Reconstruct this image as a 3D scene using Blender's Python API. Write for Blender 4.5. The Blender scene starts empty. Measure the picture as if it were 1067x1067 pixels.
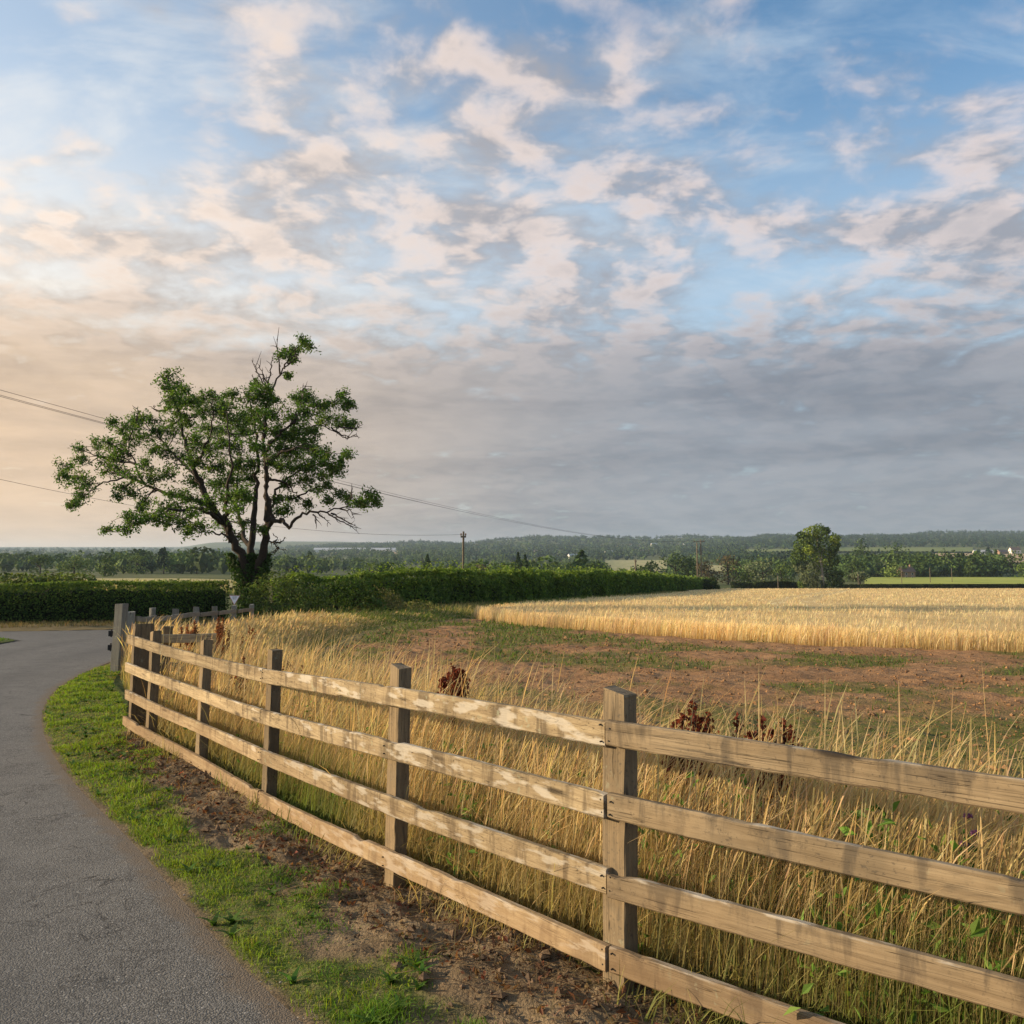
import bpy, math, random
import numpy as np
rng = np.random.default_rng(7)
random.seed(7)
R = math.radians
scene = bpy.context.scene
COL = scene.collection

# ------------------------------------------------------------------ camera
F_PX, PITCH, EYE = 940.0, R(6.0), 1.72          # focal length over a 1067 px wide frame, eye 1.72 m above the road
W_PX = 1067.0
CX = 533.5
CY = 585.0 - F_PX * math.tan(PITCH)
cam_d = bpy.data.cameras.new('camera')
cam = bpy.data.objects.new('camera', cam_d)
COL.objects.link(cam)
cam_d.sensor_width = 36.0
cam_d.lens = 36.0 * F_PX / W_PX
cam_d.shift_y = -(533.5 - CY) / W_PX
cam_d.clip_start = 0.05
cam_d.clip_end = 40000
cam.location = (0, 0, EYE)
cam.rotation_euler = (R(90) + PITCH, 0, 0)
scene.camera = cam

# where the sun stands: low, off to the left and a little ahead
SUN_EL, SUN_AZ = R(13.5), R(-88.0)                 # azimuth from +Y, negative to the left
SUN_DIR = np.array([math.cos(SUN_EL) * math.sin(SUN_AZ), math.cos(SUN_EL) * math.cos(SUN_AZ), math.sin(SUN_EL)])

# ------------------------------------------------------------------ numeric helpers
def _hash(ix, iy, s):
    h = (ix.astype(np.int64) * 374761393 + iy.astype(np.int64) * 668265263 + s * 1442695041) & 0x7fffffff
    h = ((h ^ (h >> 13)) * 1274126177) & 0x7fffffff
    return ((h ^ (h >> 16)) & 0xffff) / 65535.0
def vnoise(x, y, s=0):
    x = np.asarray(x, float); y = np.asarray(y, float)
    ix = np.floor(x); iy = np.floor(y); fx = x - ix; fy = y - iy
    fx = fx * fx * (3 - 2 * fx); fy = fy * fy * (3 - 2 * fy)
    a = _hash(ix, iy, s); b = _hash(ix + 1, iy, s); c = _hash(ix, iy + 1, s); d = _hash(ix + 1, iy + 1, s)
    return (a * (1 - fx) + b * fx) * (1 - fy) + (c * (1 - fx) + d * fx) * fy
def fbm(x, y, o=4, s=0):
    x = np.asarray(x, float); y = np.asarray(y, float)
    t = 0; a = .5; n = 0
    for k in range(o):
        t = t + a * vnoise(x * 2 ** k + 17.3 * k, y * 2 ** k - 9.1 * k, s + k); n += a; a *= .5
    return t / n
def sstep(a, b, x):
    t = np.clip((np.asarray(x, float) - a) / (b - a), 0, 1)
    return t * t * (3 - 2 * t)
def lin(c):                                        # srgb 0-255 -> linear
    return tuple((v / 255 / 12.92) if v / 255 < .04045 else ((v / 255 + .055) / 1.055) ** 2.4 for v in c)

# ------------------------------------------------------------------ the lie of the land
LD = np.log([250, 450, 700, 1000, 1500, 2500, 3500, 5500, 8000, 12000])
TAB_L = [602, 597.5, 593.5, 589, 584, 577.5, 574.5, 572, 570, 575]
TAB_C = [612, 606, 601, 595, 583, 571, 0, 0, 0, 0]
TAB_R = [615, 603.5, 594, 584, 575.5, 562, 0, 0, 0, 0]
RIDGE_X = [150, 200, 300, 350, 400, 440, 480, 520, 560, 640, 680, 720, 780, 800, 860, 900, 940, 970, 1067, 1300]
RIDGE_Y = [570, 566, 563, 562.5, 564.5, 564, 568, 563, 560, 560.5, 561.5, 559.5, 562, 558, 561.5, 559, 559, 555, 555.5, 554]
def plane(Y):
    return -.025 * np.logaddexp(0, (np.asarray(Y, float) - 3) * 2) / 2
def zg(x, Y):
    x = np.asarray(x, float); Y = np.asarray(Y, float)
    d = np.maximum(Y, 1.0)
    px = CX + F_PX * x / d
    z0 = plane(np.minimum(d, 260))
    wl = 1 - sstep(180, 480, px)
    zl = EYE - 250 * (602 - 585) / F_PX
    z0 = z0 + wl * sstep(52, 170, d) * ((-.75 + (zl + .75) * sstep(60, 250, d)) - z0)
    ld = np.log(np.maximum(d, 250))
    wc = sstep(200, 520, px); wr = sstep(640, 880, px)
    yl = np.interp(ld, LD, TAB_L)
    ridge = np.interp(px, RIDGE_X, RIDGE_Y)
    yc = np.interp(ld, LD[:6], TAB_C[:6]); yr = np.interp(ld, LD[:6], TAB_R[:6])
    t = np.clip((ld - LD[5]) / (LD[6] - LD[5]), 0, 1)
    yc = yc + (ridge - yc) * t * (ld > LD[5]); yr = yr + (ridge - yr) * t * (ld > LD[5])
    yy = yl + (yc - yl) * wc; yy = yy + (yr - yy) * wr
    hill = sstep(8.2, 8.6, ld) * sstep(185, 225, px)      # the blue hill standing behind the plain on the left
    yy = np.where(px < 480, yy + np.minimum(0, ridge - yy) * hill * (1 - wc), yy)
    dd = np.maximum(d, 250)
    z1 = EYE - dd * (yy - 585) / F_PX
    zcap = EYE - 3500 * (ridge - 585) / F_PX
    z1 = np.where((d > 3500) & (px > 200), np.where(px > 480, np.minimum(z1, zcap), z1), z1)
    return np.where(d > 250, z1, z0)
def at(px, py, Y):                                 # a point of the place, Y metres ahead, seen at (px, py)
    u = (px - CX) / F_PX; v = -(py - CY) / F_PX
    ry = math.cos(PITCH) - v * math.sin(PITCH); rz = math.sin(PITCH) + v * math.cos(PITCH)
    return np.array([u / ry * Y, Y, EYE + rz / ry * Y])
def xat(px, Y): return (px - CX) / F_PX * Y
def dist_for(px, y, lo=260, hi=3400):              # how far off the hillside shows at row y
    ds = np.exp(np.linspace(math.log(lo), math.log(hi), 400))
    rows = 585 - (zg((px - CX) / F_PX * ds, ds) - EYE) * F_PX / ds
    k = np.argmin(np.abs(rows - y)); return float(ds[k])

# ------------------------------------------------------------------ mesh helpers
def mesh_np(name, V, F, mat=None, col=None, smooth=False, parent=None):
    """V (n,3); F (m,k) array, or list of arrays with different k"""
    V = np.asarray(V, np.float32)
    Fs = F if isinstance(F, list) else [F]
    Fs = [np.asarray(f, np.int32) for f in Fs if len(f)]
    me = bpy.data.meshes.new(name)
    me.vertices.add(len(V)); me.vertices.foreach_set('co', V.ravel())
    nl = sum(f.size for f in Fs); nf = sum(len(f) for f in Fs)
    me.loops.add(nl); me.polygons.add(nf)
    me.loops.foreach_set('vertex_index', np.concatenate([f.ravel() for f in Fs]))
    tot = np.concatenate([np.full(len(f), f.shape[1], np.int32) for f in Fs])
    st = np.concatenate([[0], np.cumsum(tot)[:-1]]).astype(np.int32)
    me.polygons.foreach_set('loop_start', st)
    try: me.polygons.foreach_set('loop_total', tot)
    except Exception: pass
    me.polygons.foreach_set('use_smooth', np.full(nf, bool(smooth)))
    if col is not None:
        a = me.attributes.new('Col', 'FLOAT_COLOR', 'POINT')
        c = np.ones((len(V), 4), np.float32); c[:, :col.shape[1]] = col
        a.data.foreach_set('color', c.ravel())
    me.update(calc_edges=True); me.validate()
    if mat: me.materials.append(mat)
    o = bpy.data.objects.new(name, me); COL.objects.link(o)
    if parent: o.parent = parent
    return o
def tag(o, label=None, cat=None, group=None, kind=None):
    if label: o['label'] = label
    if cat: o['category'] = cat
    if group: o['group'] = group
    if kind: o['kind'] = kind
    return o
def empty(name, loc, label, cat, group=None, rz=0):
    o = bpy.data.objects.new(name, None); COL.objects.link(o)
    o.empty_display_size = .2
    o.location = tuple(float(v) for v in loc); o.rotation_euler = (0, 0, rz)
    return tag(o, label, cat, group)
class MB:
    def __init__(s): s.V = []; s.F = {}; s.C = []; s.n = 0
    def add(s, V, F, c=None):
        V = np.asarray(V, float)
        for f in (F if isinstance(F, list) else [F]):
            f = np.asarray(f, int)
            if len(f): s.F.setdefault(f.shape[1], []).append(f + s.n)
        s.V.append(V); s.n += len(V)
        if c is not None:
            c = np.asarray(c, float)
            s.C.append(np.broadcast_to(c, (len(V), 3)) if c.ndim == 1 else c)
        return s
    def build(s, name, mat, parent=None, smooth=False):
        V = np.concatenate(s.V); F = [np.concatenate(f) for f in s.F.values()]
        col = np.concatenate(s.C) if s.C and sum(len(c) for c in s.C) == len(V) else None
        return mesh_np(name, V, F, mat, col, smooth, parent)
def tube(P, rad, n=6, cap=True, wob=0):
    P = np.asarray(P, float); k = len(P); rad = np.broadcast_to(np.asarray(rad, float), (k,))
    T = np.gradient(P, axis=0); T /= np.linalg.norm(T, axis=1)[:, None] + 1e-9
    up = np.array([0, 0, 1.]) if abs(T[0, 2]) < .9 else np.array([1., 0, 0])
    A = np.cross(T, up); A /= np.linalg.norm(A, axis=1)[:, None] + 1e-9
    B = np.cross(T, A)
    th = np.linspace(0, 2 * np.pi, n, endpoint=False)
    rr = rad[:, None] * (1 + wob * rng.uniform(-1, 1, (k, n)))
    V = P[:, None] + rr[..., None] * (np.cos(th)[None, :, None] * A[:, None] + np.sin(th)[None, :, None] * B[:, None])
    V = V.reshape(-1, 3)
    i = np.arange(k - 1)[:, None] * n; j = np.arange(n)[None]
    F = np.stack([i + j, i + (j + 1) % n, i + n + (j + 1) % n, i + n + j], -1).reshape(-1, 4)
    out = [F]
    if cap:
        V = np.concatenate([V, P[:1], P[-1:]])
        m = k * n
        jj = np.arange(n)
        out.append(np.stack([np.full(n, m), (jj + 1) % n, jj], -1))
        out.append(np.stack([np.full(n, m + 1), (k - 1) * n + jj, (k - 1) * n + (jj + 1) % n], -1))
    return V, out
def smooth_path(P, n):
    P = np.asarray(P, float)
    t = np.concatenate([[0], np.cumsum(np.linalg.norm(np.diff(P, axis=0), axis=1))])
    if len(P) < 3:
        s = np.linspace(0, t[-1], n)
        return np.stack([np.interp(s, t, P[:, k]) for k in range(P.shape[1])], -1)
    M = np.gradient(P, t, axis=0)
    s = np.linspace(0, t[-1], n); k = np.clip(np.searchsorted(t, s, 'right') - 1, 0, len(P) - 2)
    h = (t[k + 1] - t[k])[:, None]; u = ((s - t[k])[:, None]) / h
    return ((2 * u**3 - 3 * u**2 + 1) * P[k] + (u**3 - 2 * u**2 + u) * h * M[k] + (-2 * u**3 + 3 * u**2) * P[k + 1] + (u**3 - u**2) * h * M[k + 1])
def box(x0, x1, y0, y1, z0, z1):
    V = [(x0, y0, z0), (x1, y0, z0), (x1, y1, z0), (x0, y1, z0), (x0, y0, z1), (x1, y0, z1), (x1, y1, z1), (x0, y1, z1)]
    return np.array(V, float), np.array([(0, 3, 2, 1), (4, 5, 6, 7), (0, 1, 5, 4), (1, 2, 6, 5), (2, 3, 7, 6), (3, 0, 4, 7)])
def ruled(A, B, na, nb, z_off, amp=None, power=1.0):
    """sheet between two ground polylines that follows the land"""
    A = smooth_path(A, na); B = smooth_path(B, na)
    t = np.linspace(0, 1, nb) ** power
    P = A[:, None] * (1 - t)[None, :, None] + B[:, None] * t[None, :, None]
    x, y = P[..., 0], P[..., 1]
    z = zg(x, y) + z_off
    if amp is not None: z = z + amp(x, y, t[None, :] + 0 * x)
    V = np.stack([x, y, z], -1).reshape(-1, 3)
    i = np.arange(na - 1)[:, None] * nb; j = np.arange(nb - 1)[None]
    F = np.stack([i + j, i + j + 1, i + nb + j + 1, i + nb + j], -1).reshape(-1, 4)
    a = V[F[0, 1]] - V[F[0, 0]]; b = V[F[0, 3]] - V[F[0, 0]]
    if np.cross(a, b)[2] < 0: F = F[:, ::-1]
    return V, F, x, y, t
def inside(px, py, poly):
    poly = np.asarray(poly); c = np.zeros(len(px), bool); j = len(poly) - 1
    for i in range(len(poly)):
        xi, yi = poly[i]; xj, yj = poly[j]
        m = ((yi > py) != (yj > py)) & (px < (xj - xi) * (py - yi) / (yj - yi + 1e-12) + xi)
        c ^= m; j = i
    return c
def poly_dist(x, y, L):
    """distance to, and side of (positive = right of travel), a polyline"""
    x = np.asarray(x, float); y = np.asarray(y, float); best = np.full(x.shape, 1e9); side = np.zeros(x.shape)
    for (ax, ay), (bx, by) in zip(L[:-1], L[1:]):
        dx, dy = bx - ax, by - ay; l2 = dx * dx + dy * dy
        t = np.clip(((x - ax) * dx + (y - ay) * dy) / l2, 0, 1)
        d = np.hypot(x - ax - t * dx, y - ay - t * dy)
        s = (x - ax) * dy - (y - ay) * dx
        m = d < best; best = np.where(m, d, best); side = np.where(m, s, side)
    return best, side

def leaves(P, size, aspect=.45, up=.3, nrm=None, tilt=1.0):
    """diamond leaves at points P"""
    n = len(P); size = np.broadcast_to(np.asarray(size, float), (n,))
    d = rng.normal(size=(n, 3)) * tilt
    if nrm is not None: d = d + nrm
    d[:, 2] += up
    d /= np.linalg.norm(d, axis=1)[:, None] + 1e-9
    a = np.cross(d, rng.normal(size=(n, 3))); a /= np.linalg.norm(a, axis=1)[:, None] + 1e-9
    b = np.cross(d, a)
    L = a * size[:, None] * .5; Wd = b * size[:, None] * .5 * aspect
    bend = d * (size * .12)[:, None]
    V = np.stack([P - L, P + Wd + bend, P + L, P - Wd + bend], 1).reshape(-1, 3)
    F = np.arange(4 * n).reshape(-1, 4)
    return V, F
def rep4(c): return np.repeat(c, 4, axis=0)

def blades(B, h, w, az, lean, face, c0, c1, seg=4, prof='leaf', droop=.5, cm=None):
    """curved grass blades / stalks; colours run root c0 -> tip c1"""
    n = len(B); t = np.linspace(0, 1, seg + 1)
    h = np.asarray(h)[:, None]; lean = np.asarray(lean)[:, None]
    if prof == 'leaf': wp = np.clip(1.15 - t ** 1.6 * 1.12, .03, 1)
    elif prof == 'head': wp = np.interp(t, [0, .70, .78, .86, .95, 1], [.24, .20, .75, 1.0, .7, .12])
    elif prof == 'ear': wp = np.where(t < .8, .55, 1.0) * np.where(t > .97, .4, 1)
    else: wp = np.ones_like(t)
    horiz = h * lean * (t[None] ** (1.6 + droop))
    vert = h * (t[None] - .35 * lean * t[None] ** (2 + 2 * droop))
    dx = np.cos(az)[:, None]; dy = np.sin(az)[:, None]
    C = np.stack([B[:, :1] + dx * horiz, B[:, 1:2] + dy * horiz, B[:, 2:3] + vert], -1)
    fx = np.cos(face)[:, None]; fy = np.sin(face)[:, None]
    ww = np.asarray(w)[:, None] * wp[None] * .5
    O = np.stack([fx * ww, fy * ww, 0 * ww], -1)
    V = np.stack([C - O, C + O], 2).reshape(-1, 3)          # n, seg+1, 2
    i = np.arange(n)[:, None] * (2 * (seg + 1)); j = np.arange(seg)[None] * 2
    F = np.stack([i + j, i + j + 1, i + j + 3, i + j + 2], -1).reshape(-1, 4)
    tt = t[None, :, None]
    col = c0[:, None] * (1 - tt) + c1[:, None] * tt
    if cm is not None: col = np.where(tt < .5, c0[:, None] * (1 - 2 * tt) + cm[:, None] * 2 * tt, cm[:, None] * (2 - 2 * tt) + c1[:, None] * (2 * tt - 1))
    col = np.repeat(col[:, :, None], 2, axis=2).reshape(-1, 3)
    return V, F, col
def jit(c, n, s=.18, hue=.06):
    c = np.asarray(c, float)
    return np.clip(c[None] * (1 + rng.normal(0, s, (n, 1))) * (1 + rng.normal(0, hue, (n, 3))), .002, .95)
HAZE_DENSITY = 0.85e-4
# ------------------------------------------------------------------ materials
class NT:
    def __init__(s, tree): s.t = tree; s.L = tree.links
    def n(s, typ, **kw):
        o = s.t.nodes.new(typ)
        for k, v in kw.items():
            if k.startswith('i_'):
                key = k[2:]; key = int(key) if key.isdigit() else key.replace('__', ' ')
                s.put(o.inputs[key], v)
            else: setattr(o, k, v)
        return o
    def put(s, sock, v):
        if isinstance(v, bpy.types.NodeSocket): s.L.new(v, sock)
        elif v is not None:
            if hasattr(sock, 'default_value') and hasattr(sock.default_value, '__len__') and not hasattr(v, '__len__'): v = (v,) * len(sock.default_value)
            if hasattr(sock, 'default_value') and hasattr(sock.default_value, '__len__') and len(sock.default_value) == 4 and len(v) == 3: v = tuple(v) + (1,)
            sock.default_value = v
    def m(s, op, a, b=None, c=None, clamp=False):
        o = s.t.nodes.new('ShaderNodeMath'); o.operation = op; o.use_clamp = clamp
        for i, v in enumerate((a, b, c)):
            if v is not None: s.put(o.inputs[i], v)
        return o.outputs[0]
    def vm(s, op, a, b=None, out=0):
        o = s.t.nodes.new('ShaderNodeVectorMath'); o.operation = op
        s.put(o.inputs[0], a)
        if b is not None: s.put(o.inputs[3] if op == 'SCALE' else o.inputs[1], b)
        return o.outputs[out]
    def mix(s, f, a, b, mode='MIX'):
        o = s.t.nodes.new('ShaderNodeMix'); o.data_type = 'RGBA'; o.blend_type = mode
        s.put(o.inputs[0], f); s.put(o.inputs[6], a); s.put(o.inputs[7], b)
        return o.outputs[2]
    def noise(s, vec, scale, detail=4, rough=.55, dist=0, out=0):
        o = s.t.nodes.new('ShaderNodeTexNoise'); o.inputs['Scale'].default_value = scale
        o.inputs['Detail'].default_value = detail; o.inputs['Roughness'].default_value = rough; o.inputs['Distortion'].default_value = dist
        s.L.new(vec, o.inputs['Vector']); return o.outputs[out]
    def ss(s, x, a, b, t0=0., t1=1.):
        o = s.t.nodes.new('ShaderNodeMapRange'); o.interpolation_type = 'SMOOTHSTEP'
        s.put(o.inputs[0], x); s.put(o.inputs[1], a); s.put(o.inputs[2], b); s.put(o.inputs[3], t0); s.put(o.inputs[4], t1)
        return o.outputs[0]
    def scale(s, vec, v):
        return s.vm('MULTIPLY', vec, v)
def mat(name, rough=.85, spec=.25):
    m = bpy.data.materials.new(name); m.use_nodes = True
    t = NT(m.node_tree); b = m.node_tree.nodes['Principled BSDF']
    b.inputs['Roughness'].default_value = rough
    b.inputs['Specular IOR Level'].default_value = spec
    return m, t, b
def bump(t, b, h, strength=.5, dist=.01):
    o = t.n('ShaderNodeBump'); o.inputs['Strength'].default_value = strength; o.inputs['Distance'].default_value = dist
    t.L.new(h, o.inputs['Height']); t.L.new(o.outputs[0], b.inputs['Normal'])
def leaf_mat(name, trans=.35, rough=.6, tint=(1.15, 1.25, .6), spec=.2):
    m, t, b = mat(name, rough, spec)
    a = t.n('ShaderNodeAttribute', attribute_name='Col').outputs['Color']
    t.put(b.inputs['Base Color'], a)
    tr = t.n('ShaderNodeBsdfTranslucent'); t.put(tr.inputs[0], t.mix(1.0, a, tint, 'MULTIPLY'))
    mx = t.n('ShaderNodeMixShader'); mx.inputs[0].default_value = trans
    t.L.new(b.outputs[0], mx.inputs[1]); t.L.new(tr.outputs[0], mx.inputs[2])
    out = [n for n in m.node_tree.nodes if n.type == 'OUTPUT_MATERIAL'][0]
    t.L.new(mx.outputs[0], out.inputs[0])
    return m
def plain(name, c, rough=.8, var=.25, scale=6, spec=.25):
    m, t, b = mat(name, rough, spec)
    P = t.n('ShaderNodeTexCoord').outputs['Object']
    n = t.noise(P, scale, 5)
    t.put(b.inputs['Base Color'], t.mix(n, tuple(v * (1 - var) for v in c), tuple(min(1, v * (1 + var)) for v in c)))
    bump(t, b, n, .3, .01)
    return m
def wood(name, light, mid, dark, stain=.5, grey=0.0, up=2):
    """weathered sawn timber; grain along local X (rails, up=2) or local Z (posts, up=0)"""
    m, t, b = mat(name, .88, .15)
    P = t.n('ShaderNodeTexCoord').outputs['Object']
    rnd = t.m('FRACT', t.m('MULTIPLY', t.n('ShaderNodeObjectInfo').outputs['Object Index'], .61803))
    off = t.n('ShaderNodeCombineXYZ', i_0=t.m('MULTIPLY', rnd, 37.), i_1=t.m('MULTIPLY', rnd, 11.), i_2=t.m('MULTIPLY', rnd, 23.)).outputs[0]
    Q = t.vm('ADD', P, off)
    g = (1.6, 38, 38) if up == 2 else (38, 38, 1.6)
    st = (9, 3, 1.6) if up == 2 else (26, 26, 1.3)
    grain = t.noise(t.scale(Q, g), 1.0, 9, .7, .6)
    fine = t.noise(t.scale(Q, tuple(v * 4 for v in g)), 1.0, 3, .6)
    c = t.mix(t.ss(grain, .33, .68), mid, light)
    c = t.mix(t.m('MULTIPLY', t.ss(fine, .52, .78), .55), c, tuple(v * .45 for v in mid))
    blot = t.noise(Q, 1.7, 4, .6)
    c = t.mix(t.ss(blot, .40, .68, 0, .62), c, tuple(v * .58 for v in mid))
    sp_ = t.noise(Q, 55, 4, .7); c = t.mix(t.m('MULTIPLY', t.ss(sp_, .56, .68), t.ss(blot, .35, .6, .15, .7)), c, dark)
    # run-down stains from the top edge, and dark patches
    s1 = t.noise(t.scale(Q, st), 1.0, 6, .62, .5)
    sx = t.n('ShaderNodeSeparateXYZ', i_0=P).outputs[2]
    top = t.ss(sx, -.06, .05, .0, .07) if up == 2 else t.ss(sx, .9, 1.25, 0, .1)
    thr = t.m('SUBTRACT', .72 - .16 * stain, top)
    s_m = t.ss(s1, thr, t.m('ADD', thr, .13))
    c = t.mix(t.m('MULTIPLY', s_m, .62), c, dark)
    s2 = t.noise(t.scale(Q, (1.1, 9, 9) if up == 2 else (9, 9, 1.1)), 1.6, 6, .65, 1.2)
    c = t.mix(t.ss(s2, .56, .72, 0, .6 * stain + .12), c, tuple(v * .8 for v in dark))
    if grey: c = t.mix(t.ss(t.noise(Q, 3.1, 4), .3, .7, grey * .4, grey), c, (.20, .215, .20))
    # lichen
    li = t.noise(Q, 26, 3, .6); lm = t.noise(Q, 2.3, 3)
    lich = t.m('MULTIPLY', t.ss(li, .58, .66), t.ss(lm, .5, .66))
    c = t.mix(t.m('MULTIPLY', lich, .55), c, (.33, .34, .24))
    # knots
    vo = t.n('ShaderNodeTexVoronoi'); vo.inputs['Scale'].default_value = 1.0
    t.L.new(t.scale(Q, (1.5, 5, 8) if up == 2 else (8, 8, 1.5)), vo.inputs['Vector'])
    kd = vo.outputs['Distance']
    c = t.mix(t.ss(kd, .07, .17, .85, 0), c, tuple(v * .5 for v in dark))
    # cracks: thin dark lines along the grain
    cr = t.noise(t.scale(Q, (.7, 55, 55) if up == 2 else (55, 55, .7)), 1.0, 2, .5, .3)
    crm = t.ss(t.m('ABSOLUTE', t.m('SUBTRACT', cr, .42)), 0, .012, .75, 0)
    c = t.mix(crm, c, tuple(v * .35 for v in dark))
    if up == 2:      # chipped pale top edge
        e = t.m('MULTIPLY', t.ss(sx, .040, .048), t.ss(t.noise(t.scale(Q, (5, 20, 20)), 1, 5), .5, .6))
        c = t.mix(t.m('MULTIPLY', e, .7), c, (.52, .47, .39))
    if up == 2:      # soil splash on the low boards
        wz = t.n('ShaderNodeSeparateXYZ', i_0=t.n('ShaderNodeNewGeometry').outputs['Position']).outputs[2]
        sp = t.m('MULTIPLY', t.ss(wz, .62, .0), t.ss(t.noise(t.scale(Q, (2, 6, 6)), 1.0, 4), .25, .6, .45, 1.0))
        c = t.mix(t.m('MULTIPLY', sp, .72), c, t.mix(grain, (.17, .105, .055), (.28, .185, .105)))
    bright = t.m('ADD', .80, t.m('MULTIPLY', rnd, .34))
    c = t.mix(1.0, c, t.n('ShaderNodeCombineColor', i_0=bright, i_1=bright, i_2=bright).outputs[0], 'MULTIPLY')
    t.put(b.inputs['Base Color'], c)
    h = t.m('SUBTRACT', t.m('ADD', grain, t.m('MULTIPLY', fine, .4)), t.m('MULTIPLY', crm, .8))
    bump(t, b, h, .55, .006)
    return m
def soilish(name, cols, scales, bumpd=.03, rough=.95, use_col=False):
    """earth: three tones over two noise scales; Col attribute (if any) says how far grass has taken over"""
    m, t, b = mat(name, rough, .1)
    P = t.n('ShaderNodeNewGeometry').outputs['Position']
    n1 = t.noise(P, scales[0], 6, .65); n2 = t.noise(P, scales[1], 5, .65); n3 = t.noise(P, scales[1] * 5, 3, .6)
    c = t.mix(t.ss(n1, .3, .7), cols[0], cols[1])
    c = t.mix(t.ss(n2, .45, .72, 0, .8), c, cols[2])
    c = t.mix(t.ss(n3, .5, .75, 0, .55), c, tuple(v * .42 for v in cols[0]))
    if use_col:
        a = t.n('ShaderNodeAttribute', attribute_name='Col').outputs['Color']
        sep = t.n('ShaderNodeSeparateColor', i_0=a)
        g = t.m('MULTIPLY', sep.outputs[0], t.ss(n2, .3, .6, .5, 1.0))
        c = t.mix(g, c, t.mix(n3, (.055, .085, .014), (.10, .14, .025)))
        c = t.mix(t.m('MULTIPLY', sep.outputs[1], .8), c, t.mix(n3, (.16, .115, .05), (.30, .225, .11)))
    t.put(b.inputs['Base Color'], c)
    h = t.m('ADD', n2, t.m('MULTIPLY', n3, .5))
    bump(t, b, h, .7, bumpd)
    return m

M = {}
M['rail'] = wood('weathered_rail_wood', (.46, .36, .22), (.29, .215, .125), (.08, .058, .038), 1.05)
M['rail_brown'] = wood('brown_rail_wood', (.345, .255, .15), (.225, .16, .09), (.06, .045, .032), 1.15, .12)
M['post'] = wood('weathered_post_wood', (.31, .22, .12), (.20, .14, .076), (.065, .052, .038), .75, .14, up=0)
M['grey_post'] = wood('grey_post_wood', (.27, .25, .205), (.19, .175, .14), (.07, .065, .05), .5, .45, up=0)
M['grey_rail'] = wood('grey_rail_wood', (.33, .285, .215), (.23, .20, .15), (.08, .07, .055), .5, .35)
M['pole'] = wood('pole_wood', (.30, .235, .165), (.20, .155, .11), (.07, .055, .042), .4, .1, up=0)
M['bark'] = plain('bark', (.05, .038, .029), .95, .5, 9)
M['pale_bark'] = plain('pale_bark', (.30, .27, .21), .9, .35, 4)
M['leaf'] = leaf_mat('tree_leaves', .38)
M['hedge_leaf'] = leaf_mat('hedge_leaves', .38)
M['grass'] = leaf_mat('grass_blades', .42, .6, (1.1, 1.1, .7))
M['straw'] = leaf_mat('straw_blades', .48, .65, (1.1, 1.0, .75))
M['far_leaf'] = leaf_mat('far_foliage', .15, .8, (1, 1, .8), .1)
M['iron'] = plain('black_iron', (.02, .02, .02), .5, .3, 20)
M['metal'] = plain('galvanised_steel', (.32, .33, .33), .45, .2, 15)
M['white_sign'] = plain('sign_white', (.88, .86, .88), .5, .08, 8)
M['red_sign'] = plain('sign_faded_red', (.50, .25, .24), .5, .15, 8)
M['black_sign'] = plain('sign_black', (.03, .03, .03), .5, .1, 8)
M['wire'] = plain('wire_aluminium', (.07, .065, .06), .6, .1, 3)
M['porcelain'] = plain('porcelain', (.18, .12, .09), .3, .2, 20)
M['white_wall'] = plain('white_render', (.74, .71, .65), .9, .1, .5)
M['brick_wall'] = plain('brick_wall', (.30, .19, .13), .9, .2, .7)
M['roof_tile'] = plain('roof_tile', (.17, .115, .09), .9, .25, .8)
M['grey_roof'] = plain('grey_roof', (.42, .43, .44), .7, .12, .4)
M['glass'] = plain('window_glass', (.03, .035, .04), .15, .2, 2, .5)
M['flower'] = leaf_mat('thistle_flower', .3)
M['stone'] = plain('stone', (.22, .20, .175), .9, .35, 30)

# asphalt lane
m, t, b = mat('asphalt', .8, .3)
P = t.n('ShaderNodeNewGeometry').outputs['Position']
v = t.n('ShaderNodeTexVoronoi', i_Scale=125.0); t.L.new(P, v.inputs['Vector'])
v2 = t.n('ShaderNodeTexVoronoi', i_Scale=46.0); t.L.new(P, v2.inputs['Vector'])
n1 = t.noise(P, .45, 5, .6); n2 = t.noise(P, 3.2, 5, .6); n3 = t.noise(P, 160, 2)
c = t.mix(t.ss(n1, .3, .7), (.135, .126, .110), (.190, .178, .157))
c = t.mix(t.ss(n2, .42, .68, 0, .6), c, (.078, .074, .067))
stone = t.n('ShaderNodeSeparateColor', i_0=v.outputs['Color']).outputs[0]
c = t.mix(t.ss(stone, .35, 1.0, 0, .85), c, (.27, .255, .23))
c = t.mix(t.ss(v.outputs['Distance'], .3, .75, 0, .6), c, (.032, .029, .026))
st2 = t.n('ShaderNodeSeparateColor', i_0=v2.outputs['Color']).outputs[1]
c = t.mix(t.m('MULTIPLY', t.ss(st2, .86, .9), t.ss(v2.outputs['Distance'], .32, .26)), c, (.30, .28, .25))
cr = t.noise(P, 1.1, 6, .6, .8)
crm = t.m('MULTIPLY', t.ss(t.m('ABSOLUTE', t.m('SUBTRACT', cr, .5)), 0, .008, 1, 0), t.ss(n1, .42, .55))
c = t.mix(t.m('MULTIPLY', crm, .8), c, (.02, .018, .016))
wheel = t.n('ShaderNodeSeparateColor', i_0=t.n('ShaderNodeAttribute', attribute_name='Col').outputs['Color']).outputs[1]
c = t.mix(t.m('MULTIPLY', t.m('MULTIPLY', wheel, t.ss(n2, .25, .6, .5, 1.0)), .55), c, (.085, .081, .075))
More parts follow.
